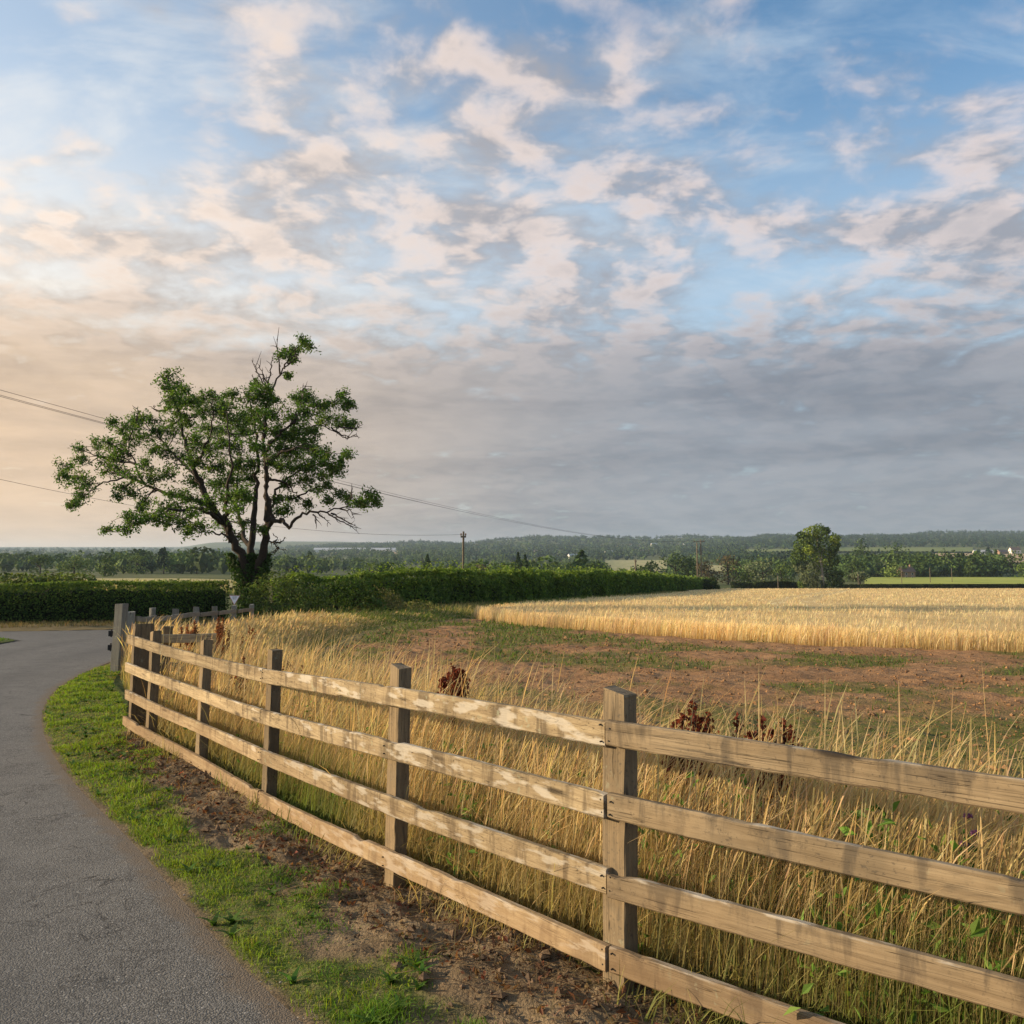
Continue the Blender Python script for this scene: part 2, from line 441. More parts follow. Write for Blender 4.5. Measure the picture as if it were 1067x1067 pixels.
a = t.n('ShaderNodeSeparateColor', i_0=t.n('ShaderNodeAttribute', attribute_name='Col').outputs['Color']).outputs[0]
dm = t.ss(t.m('ADD', a, t.m('MULTIPLY', t.m('SUBTRACT', t.noise(P, 5, 5, .65), .5), 1.1)), .35, .9)
c = t.mix(t.m('MULTIPLY', dm, .85), c, t.mix(n3, (.11, .08, .052), (.19, .145, .10)))
t.put(b.inputs['Base Color'], c)
h = t.m('ADD', t.m('MULTIPLY', v.outputs['Distance'], -1.0), t.m('MULTIPLY', n2, 1.2))
bump(t, b, h, .55, .006)
M['asphalt'] = m

M['verge'] = soilish('verge_earth', [(.165, .118, .07), (.25, .185, .112), (.10, .07, .041)], (2.2, 14), .03, use_col=True)
M['soil'] = soilish('red_soil', [(.275, .148, .068), (.365, .21, .105), (.165, .088, .042)], (.55, 7.5), .05, use_col=True)
M['clod'] = soilish('clods', [(.15, .10, .06), (.22, .15, .095), (.09, .058, .037)], (6, 40), .01)

# the land at large
m, t, b = mat('land', .95, .1)
P = t.n('ShaderNodeNewGeometry').outputs['Position']
n1 = t.noise(P, .012, 4); n2 = t.noise(P, .11, 5, .6); n3 = t.noise(P, 1.7, 4)
c = t.mix(t.ss(n1, .35, .62), (.07, .095, .026), (.13, .135, .05))
c = t.mix(t.ss(n2, .45, .7, 0, .6), c, (.05, .07, .02))
c = t.mix(t.ss(n3, .45, .7, 0, .35), c, (.17, .14, .065))
t.put(b.inputs['Base Color'], c); bump(t, b, n3, .5, .08)
M['land'] = m
def crop(name, a, b_, c_, s=.05):
    m, t, b = mat(name, .95, .1)
    P = t.n('ShaderNodeNewGeometry').outputs['Position']
    n1 = t.noise(P, s, 5, .6); n2 = t.noise(t.scale(P, (1, .25, 1)), s * 12, 4, .6)
    c = t.mix(t.ss(n1, .35, .65), a, b_); c = t.mix(t.ss(n2, .42, .7, 0, .7), c, c_)
    t.put(b.inputs['Base Color'], c); bump(t, b, n2, .6, .1)
    return m
M['wheat_base'] = crop('wheat_base', (.56, .39, .17), (.66, .48, .23), (.42, .28, .11), .06)
M['field_green'] = crop('green_crop', (.17, .205, .06), (.21, .23, .07), (.12, .15, .04), .01)
M['field_yellow'] = crop('ripening_crop', (.34, .38, .07), (.42, .42, .09), (.22, .28, .05), .012)
M['field_tan'] = crop('stubble', (.46, .32, .18), (.52, .38, .22), (.36, .25, .14), .01)
M['field_pale'] = crop('pale_crop', (.33, .31, .14), (.42, .36, .18), (.24, .25, .10), .012)
M['field_straw'] = crop('straw_crop', (.50, .40, .19), (.42, .36, .15), (.24, .25, .07), .05)
# ------------------------------------------------------------------ sky, sun, air
world = bpy.data.worlds.new('World'); scene.world = world; world.use_nodes = True
wt = world.node_tree; wt.nodes.clear(); t = NT(wt)
sky = t.n('ShaderNodeTexSky', sky_type='NISHITA', sun_disc=False, sun_elevation=SUN_EL, sun_rotation=SUN_AZ,
          altitude=60, air_density=1.0, dust_density=1.6, ozone_density=1.6)
D = t.n('ShaderNodeTexCoord').outputs['Generated']
D = t.vm('NORMALIZE', D)
sx, sy, sz = t.n('ShaderNodeSeparateXYZ', i_0=D).outputs
AZ = t.m('ARCTAN2', sx, sy); EL = t.m('ARCSINE', sz)
den = t.m('ADD', t.m('MAXIMUM', sz, 0.0), 0.20)
PL = t.n('ShaderNodeCombineXYZ', i_0=t.m('DIVIDE', sx, den), i_1=t.m('DIVIDE', sy, den), i_2=0.0).outputs[0]
# cloud field on a high plane
wob = t.vm('SCALE', t.vm('SUBTRACT', t.noise(PL, 2.8, 3, .5, out=1), (.5, .5, .5)), .13)
Q = t.vm('ADD', PL, wob)
SUNP = (-.085, .0, 0)
def cloud(q):
    f_ = t.noise(q, 7.6, 10, .58)
    w_ = t.vm('ADD', q, t.vm('SCALE', t.vm('SUBTRACT', t.noise(q, 12.0, 3, .55, out=1), (.5, .5, .5)), .16))
    vo = t.n('ShaderNodeTexVoronoi', feature='SMOOTH_F1'); vo.inputs['Scale'].default_value = 10.5; vo.inputs['Smoothness'].default_value = .8
    t.L.new(w_, vo.inputs['Vector'])
    return t.m('ADD', t.m('MULTIPLY', f_, .78), t.m('MULTIPLY', t.m('SUBTRACT', .85, vo.outputs['Distance']), .27))
def patches(q): return t.noise(q, 1.4, 3, .5)
c1 = cloud(Q); c2 = cloud(t.vm('ADD', Q, SUNP)); big = patches(Q)
E_ = lambda py: math.atan((585 - py) / F_PX)
A_ = lambda px: math.atan((px - CX) / F_PX)
BLOBS = [  # place in the sky (as a bearing and a height), spread, weight
    (215, 12, 55, 30, .15), (290, 70, 50, 45, .17), (130, 15, 25, 25, .10), (195, 125, 25, 18, .13), (45, 190, 26, 14, .13), (95, 178, 24, 14, .13),
    (310, 165, 65, 45, .20), (260, 225, 70, 30, .14), (380, 210, 60, 40, .12), (420, 50, 40, 18, .12), (470, 30, 30, 14, .10),
    (510, 150, 70, 75, .15), (600, 65, 80, 40, .14), (690, 190, 80, 60, .14), (720, 25, 55, 30, .13), (510, 225, 60, 40, .12),
    (910, 105, 60, 40, .07), (1055, 190, 45, 45, .17), (930, 260, 70, 28, .15), (1060, 285, 50, 35, .15), (600, 300, 120, 30, .10), (800, 225, 70, 25, .08),
    (180, 270, 150, 26, .13), (520, 150, 330, 190, .075), (1000, 220, 130, 90, .06), (60, 120, 90, 80, -.18), (930, 30, 90, 40, -.12), (840, 110, 50, 60, -.10), (330, 285, 70, 16, -.07), (820, 300, 90, 18, -.10),
    (430, 120, 22, 40, -.05), (1000, 375, 80, 10, -.12)]
bias = None
for (bx, by, wx, wy, wgt) in BLOBS:
    a = t.m('MULTIPLY', t.m('SUBTRACT', AZ, A_(bx)), F_PX / wx); e = t.m('MULTIPLY', t.m('SUBTRACT', EL, E_(by)), F_PX / wy)
    g = t.m('MULTIPLY', t.m('POWER', 2.718, t.m('MULTIPLY', t.m('ADD', t.m('MULTIPLY', a, a), t.m('MULTIPLY', e, e)), -1.0)), wgt)
    bias = g if bias is None else t.m('ADD', bias, g)
low = t.ss(EL, E_(420), E_(310), .30, 0.0)               # the grey sheet that lies over the horizon
low = t.m('ADD', low, t.ss(EL, E_(360), E_(120), .11, -.02))
cov = t.m('ADD', t.m('ADD', c1, t.m('MULTIPLY', t.m('SUBTRACT', big, .5), .34)), t.m('ADD', bias, low))
dens = t.ss(cov, .42, .84)
# how much each bit of cloud faces the sun
lit = t.ss(t.m('SUBTRACT', c1, c2), -.10, .12)
sund = t.vm('DOT_PRODUCT', D, (-.925, .315, .21), out=1)        # the bright, thin quarter of the cloud
near = t.ss(sund, .1, 1.0); near2 = t.m('POWER', t.m('MAXIMUM', near, 0.0), 1.8)
sheet = t.ss(EL, E_(430), E_(250))                       # 0 in the low sheet, 1 among the high tufts
# long soft bars in the low sheet
BAR = t.n('ShaderNodeCombineXYZ', i_0=t.m('MULTIPLY', AZ, 2.6), i_1=t.m('MULTIPLY', EL, 15.0), i_2=1.7).outputs[0]
bar = t.noise(BAR, 1.0, 6, .55, .6); bar2 = t.noise(BAR, 3.3, 5, .6, .4)
barm = t.ss(t.m('ADD', bar, t.m('MULTIPLY', t.m('SUBTRACT', bar2, .5), .45)), .34, .68)
col_lit = t.mix(near, (6.7, 5.7, 5.4), (9.0, 7.2, 5.7))
col_sh = t.mix(near, (2.8, 2.9, 3.3), (5.0, 4.3, 3.8))
col_shd = t.mix(near, (1.65, 1.8, 2.15), (3.7, 2.9, 2.2))
col_b = t.mix(near, (2.4, 2.55, 2.9), (6.2, 4.6, 3.1))
col_low = t.mix(barm, col_shd, col_b)
col_sh = t.mix(sheet, col_low, col_sh)
lit2 = t.m('MULTIPLY', lit, t.m('ADD', .12, t.m('MULTIPLY', sheet, .88)))
thick = t.ss(cov, .66, 1.0)
lit3 = t.m('MULTIPLY', lit2, t.m('SUBTRACT', 1.0, t.m('MULTIPLY', thick, .5)))
ccol = t.mix(lit3, col_sh, col_lit)
base = t.mix(1.0, sky.outputs[0], (1.32, 1.74, 1.92), 'MULTIPLY')
veil = t.m('MULTIPLY', t.m('ADD', t.ss(EL, E_(40), E_(330)), t.m('MULTIPLY', near, .75)), .42, None, True)       # thin high veil that pales the blue lower down
wisp = t.ss(t.noise(t.scale(PL, (1.3, 2.4, 1)), 2.0, 7, .6, .5), .42, .72, 0, .42)
veil = t.m('ADD', veil, t.m('MULTIPLY', wisp, t.m('SUBTRACT', 1.0, veil)))
base = t.mix(veil, base, t.mix(near, (5.6, 6.3, 6.9), (9.5, 8.6, 7.4)))
glow = t.m('MULTIPLY', near2, t.ss(EL, R(26), R(2)))
base = t.mix(t.m('MULTIPLY', glow, .6), base, (12.0, 8.8, 5.4))
ccol = t.mix(t.m('MULTIPLY', t.m('MULTIPLY', near2, t.ss(EL, R(20), R(2))), .50), ccol, (11.0, 6.9, 3.5))
skyc = t.mix(t.m('MULTIPLY', dens, .93), base, ccol)
bg = t.n('ShaderNodeBackground', i_Strength=0.08); t.L.new(skyc, bg.inputs[0])
wo = t.n('ShaderNodeOutputWorld'); t.L.new(bg.outputs[0], wo.inputs[0])
world.cycles.sampling_method = 'MANUAL'; world.cycles.sample_map_resolution = 512

sd = bpy.data.lights.new('sun', 'SUN'); sun = bpy.data.objects.new('sun', sd); COL.objects.link(sun)
sd.energy = 5.0; sd.angle = R(.6); sd.color = (1.0, .79, .52)
from mathutils import Vector
sun.rotation_euler = Vector(tuple(SUN_DIR)).to_track_quat('Z', 'Y').to_euler()
sun.location = (-60, 15, 30)

scene.view_settings.view_transform = 'Standard'; scene.view_settings.look = 'None'
scene.view_settings.exposure = 0.65; scene.view_settings.gamma = 1.0
scene.cycles.max_bounces = 8; scene.cycles.diffuse_bounces = 3; scene.cycles.glossy_bounces = 2
scene.cycles.transmission_bounces = 4; scene.cycles.volume_bounces = 1; scene.cycles.transparent_max_bounces = 6
# ------------------------------------------------------------------ lines on the plan (metres; x right, Y ahead)
FENCE = [(3.13, 1.42), (1.758, 2.587), (.388, 3.755), (-.682, 5.05), (-1.815, 6.725), (-2.808, 8.195), (-3.72, 9.36), (-4.128, 9.905)]
ROAD_R = [(3.0, 0.2), (1.0, 1.6), (-.1, 2.75), (-.78, 3.6), (-1.15, 4.09), (-1.62, 4.78), (-2.41, 5.97), (-3.56, 7.62), (-5.0, 9.92), (-6.18, 12.15), (-7.3, 14.8), (-8.0, 17.2), (-8.9, 21.5), (-9.3, 26), (-9.6, 29.5), (-10.2, 31.6), (-8, 33.2), (-2, 36)]
ROAD_L = [(-1.5, -1.5), (-3.2, 0.6), (-4.5, 2.2), (-6, 4.2), (-7.4, 6.4), (-9.3, 9.8), (-11.3, 14), (-12.7, 18.5), (-13.6, 22), (-14.05, 25), (-14.3, 26.7), (-16.2, 28.5), (-22, 29.2), (-45, 28.6)]
ROAD_FAR = [(-45, 31.0), (-24, 31.6), (-18, 32.2), (-14.9, 33.4), (-11.5, 35.2), (-2, 40)]
WHEAT_N = [(-1.7, 43.5), (-1.2, 40.5), (.95, 34.2), (3.38, 30.3), (5.32, 27.2), (7.0, 25.05), (8.79, 23.2), (11.8, 21.3), (16, 19.2), (24, 16.2)]
SOIL_L = [(-2.5, 9.5), (-3.2, 13), (-4.06, 19.07), (-4.72, 23.92), (-4.94, 29.73), (-4.36, 36.57), (-1.72, 42.45)]
HEDGE = [(-12.3, 47.5), (-7, 50.5), (-2, 60), (4, 78), (11, 97), (27, 155), (52, 232)]
FENCE_F = [(-7.43, 17.2), (-7.84, 18.8), (-7.95, 20.2), (-8.15, 22.1), (-8.35, 24.1), (-8.5, 26.1), (-8.6, 28.2), (-8.65, 30.3)]

# ------------------------------------------------------------------ ground: one sheet out to the horizon
def land():
    rows = np.concatenate([np.linspace(-14, 2, 9)[:-1], np.linspace(2, 14, 25)[:-1], np.exp(np.linspace(math.log(14), math.log(9000), 230))])
    u = np.linspace(-1, 1, 233); u = np.sign(u) * (np.abs(u) * .62 + np.abs(u) ** 2.4 * .38)
    Y = np.repeat(rows[:, None], len(u), 1); x = u[None] * (np.maximum(Y, 0) + 42)
    z = zg(x, Y) - .012
    z = z - .09 * (1 - sstep(.0, .6, 0 * x)) * 0
    V = np.stack([x, Y, z], -1).reshape(-1, 3); nu = len(u)
    i = np.arange(len(rows) - 1)[:, None] * nu; j = np.arange(nu - 1)[None]
    F = np.stack([i + j, i + j + 1, i + nu + j + 1, i + nu + j], -1).reshape(-1, 4)
    return mesh_np('ground', V, F, M['land'], None, True)
tag(land(), kind='structure')

# lane and the road it joins: one sheet; Col.r = dirt creeping in from the edges
def road():
    mb = MB()
    A = ROAD_R[:14]
    V, F, x, y, tt = ruled(ROAD_R[:15], ROAD_L[:11], 260, 46, .002)
    d, _ = poly_dist(x, y, [tuple(p) for p in smooth_path(ROAD_R[:15], 200)])
    c = np.zeros(V.shape); c[:, 0] = np.clip(1 - d.ravel() / .24, 0, 1); T_ = np.broadcast_to(tt[None], x.shape).ravel(); c[:, 1] = np.exp(-((T_ - .27) / .085) ** 2) + np.exp(-((T_ - .70) / .085) ** 2)
    mb.add(V, F, c)
    return mb.build('lane', M['asphalt'], smooth=True)
tag(road(), kind='structure')
def road2():
    near = [(-45, 28.7), (-22, 29.3), (-16.2, 28.6), (-14.35, 26.8), (-13.6, 22), (-8.9, 21.5), (-9.3, 26), (-9.6, 29.5), (-10.2, 31.6), (-8, 33.2), (-2, 36)]
    V, F, x, y, tt = ruled(near, ROAD_FAR, 300, 30, .0005)
    d, _ = poly_dist(x, y, [tuple(p) for p in smooth_path(ROAD_FAR, 80)])
    c = np.zeros(V.shape); c[:, 0] = np.clip(1 - d.ravel() / .5, 0, 1)
    return mesh_np('road', V, F, M['asphalt'], c, True)
tag(road2(), kind='structure')

# verge between lane and fence: earth and short turf
FN = [tuple(p) for p in smooth_path(FENCE, 120)]
RN = [tuple(p) for p in smooth_path(ROAD_R[:14], 200)]
def turf_mask(x, y):
    """1 = turf, 0 = bare earth"""
    df, _ = poly_dist(x, y, FN); dr, _ = poly_dist(x, y, RN)
    n = fbm(np.asarray(x) * 1.15, np.asarray(y) * 1.15, 4, 3); n2 = fbm(np.asarray(x) * 5, np.asarray(y) * 5, 3, 9)
    f = df / (df + dr + 1e-6)                      # 0 at the fence, 1 at the lane
    far = sstep(6.5, 9.5, y)
    lo = .44 - .32 * far
    g = sstep(lo, lo + .16, f + (n - .5) * .75 + (n2 - .5) * .25)
    g = g * sstep(.0, .10, dr + (n2 - .5) * .12)
    bare = np.exp(-(((x + 1.9) / .55) ** 2 + ((y - 6.7) / .45) ** 2)) + .9 * np.exp(-(((x + 2.35) / .4) ** 2 + ((y - 7.4) / .4) ** 2))
    g = g * (1 - sstep(.35, .6, bare + (n - .5) * .5) * .85)
    near = 1 - sstep(3.4, 4.1, y)                  # little but tufts close to the corner of the frame
    g = g * (1 - near * sstep(.42, .56, n2 * .6 + n * .4))
    return g
def verge_amp(x, y, t):
    df, _ = poly_dist(x, y, FN); dr, _ = poly_dist(x, y, RN)
    n = fbm(x * 5, y * 5, 4, 21) - .5; n2 = fbm(x * 18, y * 18, 3, 22) - .5
    rough = 1 - sstep(.1, .9, df)
    return (n * .035 + n2 * .016 + rough * (n * .07 + n2 * .035 + .03)) * sstep(0, .14, dr) - .004 + .014 * sstep(.05, .3, dr)
def verge():
    inner = [(4.4, .9)] + [(x + .10, y + .08) for x, y in FENCE] + [(-5.6, 13.4), (-7.2, 16.6), (-7.6, 18.0)]
    lane = [(x, y) for x, y in ROAD_R[:13]]
    V, F, x, y, tt = ruled(lane, inner, 420, 60, .006, verge_amp)
    g = turf_mask(x, y).ravel()
    c = np.zeros(V.shape); c[:, 0] = g
    return mesh_np('verge', V, F, M['verge'], c, True)
tag(verge(), kind='structure')
def verge2():
    V, F, x, y, tt = ruled([(-40, 26), (-24, 26.4), (-18.5, 26.0), (-16, 24.5), (-14.9, 22)], [(-40, 28.5), (-22, 29.1), (-16.6, 28.4), (-14.6, 26.9), (-14.2, 25.0)], 60, 14, .02,
                           lambda x, y, t: .05 * np.sin(np.clip(t, 0, 1) * 3.14) + .03 * (fbm(x * 2, y * 2) - .5))
    c = np.zeros(V.shape); c[:, 0] = 1
    return mesh_np('grass_verge', V, F, M['verge'], c, True)
tag(verge2(), kind='structure')
def bank():
    A = [(-45, 30.8), (-24, 31.4), (-18, 32.0), (-14.9, 33.2), (-11.5, 35.0), (-8, 37.2)]
    B = [(-45, 33.2), (-24, 33.6), (-18, 34.6), (-14.9, 36.4), (-11.5, 38.4), (-8, 41)]
    V, F, x, y, tt = ruled(A, B, 160, 14, .01, lambda x, y, t: .16 * np.sin(np.clip(t, 0, 1) * 2.2) + .08 * (fbm(x * 3, y * 3) - .5))
    c = np.zeros(V.shape); c[:, 1] = np.clip(.4 + .8 * fbm(x * 1.5, y * 1.5, 3, 5).ravel(), 0, 1); c[:, 0] = .25
    return mesh_np('roadside_bank', V, F, M['verge'], c, True)
tag(bank(), kind='structure')

# bare red soil between the rough grass and the wheat
def weed_mask(x, y):
    n = fbm(x * .42, y * .30, 4, 31); n2 = fbm(x * 1.6, y * 1.3, 3, 33)
    spots = .03
    for (wx, wy, rx, ry, k) in [(5.2, 10.2, 1.8, .9, .28), (7.6, 12.5, 2.6, 1.6, .3), (5.5, 14.5, 2.2, .8, .2), (9.5, 16.5, 2.5, .8, .2), (4.6, 8.2, 1.2, .7, .22), (2.7, 17.5, 2.2, 1.4, .16), (7.5, 18.5, 3.0, 1.6, .16), (-4.1, 30, 1.2, 9, .30), (11, 14, 3, 1.2, .25), (3.3, 9.0, 1.3, .8, .18), (1, 26, 4, 2.0, .10), (.2, 33, 2.5, 3, .16)]:
        spots = spots + k * np.exp(-(((x - wx) / rx) ** 2 + ((y - wy) / ry) ** 2))
    return sstep(.50, .66, n * .75 + n2 * .25 + spots + .035 * sstep(12, 5, y))
def soil_amp(x, y, t):
    n = fbm(x * 1.1, y * 1.1, 3, 41) - .5; n2 = fbm(x * 4.2, y * 4.2, 4, 42) - .5
    return n * .08 + n2 * .10 + .05
def soil():
    near = [(8.5, -.6), (4.6, .55), (2.05, 2.85), (.55, 4.15), (-.5, 5.4), (-1.55, 7.0), (-2.5, 8.6), (-3.1, 11), (-3.9, 16), (-4.6, 23), (-5.0, 30), (-4.6, 37), (-3.2, 43.0), (-2.2, 44.6)]
    farl = WHEAT_N[::-1]
    farl = [(30, 15)] + farl
    V, F, x, y, tt = ruled(near, farl, 380, 300, .012, soil_amp, 1.35)
    g = weed_mask(x, y); d, _ = poly_dist(x, y, FN)
    c = np.zeros(V.shape); c[:, 0] = (g * .75).ravel(); c[:, 1] = (.75 * (1 - sstep(1.0, 2.2, d + (fbm(x * 2, y * 2, 3, 51) - .5)))).ravel()
    dl, sl = poly_dist(x, y, SOIL_L)
    c[:, 1] = np.maximum(c[:, 1], (.9 * sstep(.9, .0, dl) * (y > 12)).ravel())
    return mesh_np('bare_soil', V, F, M['soil'], c, True)
tag(soil(), kind='structure')

# the wheat stands on this: packed stalks seen from above, rising sheet inside the crop
WHEAT_POLY_FAR = [(-1.7, 43.5), (.5, 55), (6.5, 78), (14, 98), (30, 155), (54, 236), (100, 252), (180, 256), (330, 256)]
def wheat_base():
    nearl = [tuple(p) for p in WHEAT_N] + [(60, 8)]
    def amp(x, y, t):
        d, _ = poly_dist(x, y, WHEAT_N)
        dl, _ = poly_dist(x, y, WHEAT_POLY_FAR)
        d = np.minimum(d, dl)
        return .02 + .50 * sstep(.25, .9, d) + .10 * (fbm(x * .35, y * .35, 4, 61) - .5) * sstep(.5, 3, d) + .05 * (fbm(x * 2, y * 2, 2, 62) - .5)
    V, F, x, y, tt = ruled(nearl, WHEAT_POLY_FAR, 220, 260, 0, amp, 2.2)
    return mesh_np('wheat_field', V, F, M['wheat_base'], None, True)
tag(wheat_base(), kind='structure')

# far fields, laid over the hillsides
def field(name, x0, x1, ytop, ybot, mt, lift=.4, slant=0.0, lo=255, hi=3400, nx=26, ny=10):
    pts = []
    for px in np.linspace(x0, x1, nx):
        d0 = dist_for(px, ybot + slant * (px - x0), lo, hi); d1 = dist_for(px, ytop, lo, hi)
        pts.append([(d0 + (d1 - d0) * k / (ny - 1), px) for k in range(ny)])
    Yd = np.array([[p[0] for p in r] for r in pts]); PX = np.array([[p[1] for p in r] for r in pts])
    x = (PX - CX) / F_PX * Yd; z = zg(x, Yd) + lift
    V = np.stack([x, Yd, z], -1).reshape(-1, 3)
    i = np.arange(nx - 1)[:, None] * ny; j = np.arange(ny - 1)[None]
    F = np.stack([i + j, i + ny + j, i + ny + j + 1, i + j + 1], -1).reshape(-1, 4)
    return tag(mesh_np(name, V, F, mt, None, True), kind='structure')
FIELDS = [  # px0, px1, row top, row bottom, material
    ('green_field', 898, 1300, 603.6, 612, 'field_yellow', 1.2),
    ('green_field', 868, 1012, 571.0, 575.6, 'field_green', 1.0),
    ('stubble_field', 972, 1012, 577.2, 582, 'field_tan', 1.0),
    ('stubble_field', 1042, 1200, 577.5, 587, 'field_tan', 1.0),
    ('pale_field', 630, 694, 584.2, 596, 'field_pale', 1.0),
    ('pale_field', 775, 826, 573.0, 575.4, 'field_green', 1.0),
    ('stubble_field', 340, 430, 573.5, 577.2, 'field_tan', 1.0),
    ('pale_field', 727, 760, 590, 596.5, 'field_pale', 1.0),
]
for nm, a, b_, c_, d_, mt_, lf in FIELDS: field(nm, a, b_, c_, d_, M[mt_], lf)
# ripe strip beyond the clipped hedge
def strip():
    V, F, x, y, tt = ruled([(-170, 120), (-60, 120), (-36, 120), (-18, 125), (-6, 130)], [(-260, 215), (-95, 215), (-70, 215), (-45, 215), (-30, 215)], 60, 14, .35)
    return mesh_np('straw_field', V, F, M['field_straw'], None, True)
tag(strip(), kind='structure')

# the air
V, F = box(-9600, 9600, -60, 9300, -62, 176)
hz = mesh_np('haze', V, F)
hm = bpy.data.materials.new('haze'); hm.use_nodes = True; hm.node_tree.nodes.clear()
t = NT(hm.node_tree)
vol = t.n('ShaderNodeVolumePrincipled'); vol.inputs['Color'].default_value = (.60, .76, .97, 1); vol.inputs['Density'].default_value = HAZE_DENSITY
vol.inputs['Anisotropy'].default_value = .15
oo = t.n('ShaderNodeOutputMaterial'); t.L.new(vol.outputs[0], oo.inputs['Volume'])
hz.data.materials.append(hm); hz.display_type = 'WIRE'
tag(hz, kind='stuff')
# ------------------------------------------------------------------ the post-and-rail fence beside the lane
def rail_mesh(name, pts, h, th, m, parent, seed, warp=.006, pad=(0, 0)):
    """sawn board following pts (centre line of its front face); local X along the board, Z up; returns object"""
    pts = np.asarray(pts, float)
    p0 = pts[0]; d = pts[-1] - p0; L = float(np.hypot(d[0], d[1])); ang = math.atan2(d[1], d[0]); slope = d[2] / L
    ca, sa = math.cos(ang), math.sin(ang)
    loc = np.stack([(pts[:, 0] - p0[0]) * ca + (pts[:, 1] - p0[1]) * sa, -(pts[:, 0] - p0[0]) * sa + (pts[:, 1] - p0[1]) * ca, pts[:, 2] - p0[2]], -1)
    n = max(8, int(L / .045)); C = smooth_path(loc, n)
    r = np.random.default_rng(seed)
    s = C[:, 0]
    C[:, 1] += warp * np.sin(s * 1.9 + seed) ; C[:, 2] += warp * .8 * np.sin(s * 1.3 + 2.1 * seed)
    b = .006
    prof = [(-th / 2, -h / 2 + b), (-th / 2 + b, -h / 2), (th / 2 - b, -h / 2), (th / 2, -h / 2 + b), (th / 2, h / 2 - b), (th / 2 - b, h / 2), (-th / 2 + b, h / 2), (-th / 2, h / 2 - b)]
    hh = 1 + .03 * (fbm(s * 2.2 + seed, 0 * s, 3, seed) - .5)
    k = len(prof); V = np.zeros((n, k, 3))
    for i, (py, pz) in enumerate(prof):
        chip = np.zeros(n)
        if pz > h / 2 - b - 1e-6:
            q = fbm(s * 7 + seed * 3.1, 0 * s + i * .1, 4, seed + 5); chip = -.016 * sstep(.62, .85, q)
        if pz < -h / 2 + b + 1e-6:
            q = fbm(s * 5 + seed * 1.7, 0 * s + i * .1, 4, seed + 8); chip = .006 * sstep(.62, .85, q)
        V[:, i, 0] = s; V[:, i, 1] = C[:, 1] + py + r.normal(0, .0005, n); V[:, i, 2] = C[:, 2] + pz * hh + chip + r.normal(0, .0006, n)
    V = V.reshape(-1, 3)
    i = np.arange(n - 1)[:, None] * k; j = np.arange(k)[None]
    F = np.stack([i + j, i + (j + 1) % k, i + k + (j + 1) % k, i + k + j], -1).reshape(-1, 4)[:, ::-1]
    caps = np.array([list(range(k)), list(range((n - 1) * k, n * k))[::-1]])
    o = mesh_np(name, V, [F, caps], m, None, False, parent)
    o.location = p0 - np.array(parent.location) if parent else p0
    o.pass_index = seed
    o.rotation_euler = (0, 0, ang)
    return o
def post_mesh(name, loc, ang, h, w, dpt, m, parent, seed, lean=0.0, lean2=0.0, below=.25, top='flat', roundp=False):
    r = np.random.default_rng(seed)
    zs = np.concatenate([np.linspace(-below, h - .03, int(h / .06) + 2), [h - .008, h]])
    V = []; b = .004
    if roundp:
        a = np.linspace(0, 2 * np.pi, 12, endpoint=False); prof = [(math.cos(q) * w / 2, math.sin(q) * dpt / 2) for q in a]
    else:
        W2, D2 = w / 2, dpt / 2
        prof = [(-W2 + b, -D2), (W2 - b, -D2), (W2, -D2 + b), (W2, D2 - b), (W2 - b, D2), (-W2 + b, D2), (-W2, D2 - b), (-W2, -D2 + b)]
    for q, z in enumerate(zs):
        k = 1.0 + .02 * math.sin(z * 5 + seed); k *= .985 if q == len(zs) - 1 else 1
        for (x, y) in prof:
            zz = z
            if q >= len(zs) - 2: zz = z + r.normal(0, .004) + .02 * x / w * math.sin(seed)
            V.append((x * k + math.tan(lean) * z + r.normal(0, .0012), y * k + math.tan(lean2) * z + r.normal(0, .0012), zz))
    k = len(prof); n = len(zs)
    i = np.arange(n - 1)[:, None] * k; j = np.arange(k)[None]
    F = np.stack([i + j, i + (j + 1) % k, i + k + (j + 1) % k, i + k + j], -1).reshape(-1, 4)
    caps = np.array([list(range(k))[::-1], list(range((n - 1) * k, n * k))])
    o = mesh_np(name, np.array(V), [F, caps], m, None, False, parent)
    o.location = np.asarray(loc, float) - np.array(parent.location); o.rotation_euler = (0, 0, ang); o.pass_index = seed
    return o

RZ = {0: 1.02, 1: 1.024, 2: 1.028, 3: .989, 4: .896, 5: .852, 6: .856, 7: .873}      # top rail above datum at each post
base = np.array([FENCE[2][0], FENCE[2][1], float(zg(*FENCE[2]))])
fence = empty('rail_fence', base, 'weathered tan four-rail timber fence running beside the lane across the foreground', 'fence')
fp = np.array(FENCE)
def seg_dir(i):
    a = fp[max(i - 1, 0)]; b = fp[min(i + 1, len(fp) - 1)]; d = a - b; return d / np.hypot(*d)
#        width depth top   lean
POSTS = {0: (.11, .08, 1.17, .01), 1: (.11, .08, 1.18, .01), 2: (.115, .085, 1.215, .012), 3: (.105, .08, 1.20, .03), 4: (.105, .08, 1.17, .045), 5: (.10, .08, 1.15, .04), 6: (.10, .085, 1.17, .035), 7: (.10, .20, 1.22, .035)}
for i, (w, dp, hh, ln) in POSTS.items():
    d = seg_dir(i); nrm = np.array([-d[1], d[0]])                     # away from the lane
    if nrm[1] < 0: nrm = -nrm
    if i == 2: nrm_p = nrm
    off = .019 + dp / 2 + .002
    p = fp[i] + nrm * off
    g = float(zg(*p))
    o = post_mesh('post', (p[0], p[1], g), math.atan2(d[1], d[0]), hh, w, dp, M['post'], fence, 40 + i, ln)
    if i == 7: o['label'] = 'broad end post with a grey side face'
segs = [(2, 1, 0), (4, 3, 2), (7, 6, 5, 4)]
s_ = 0
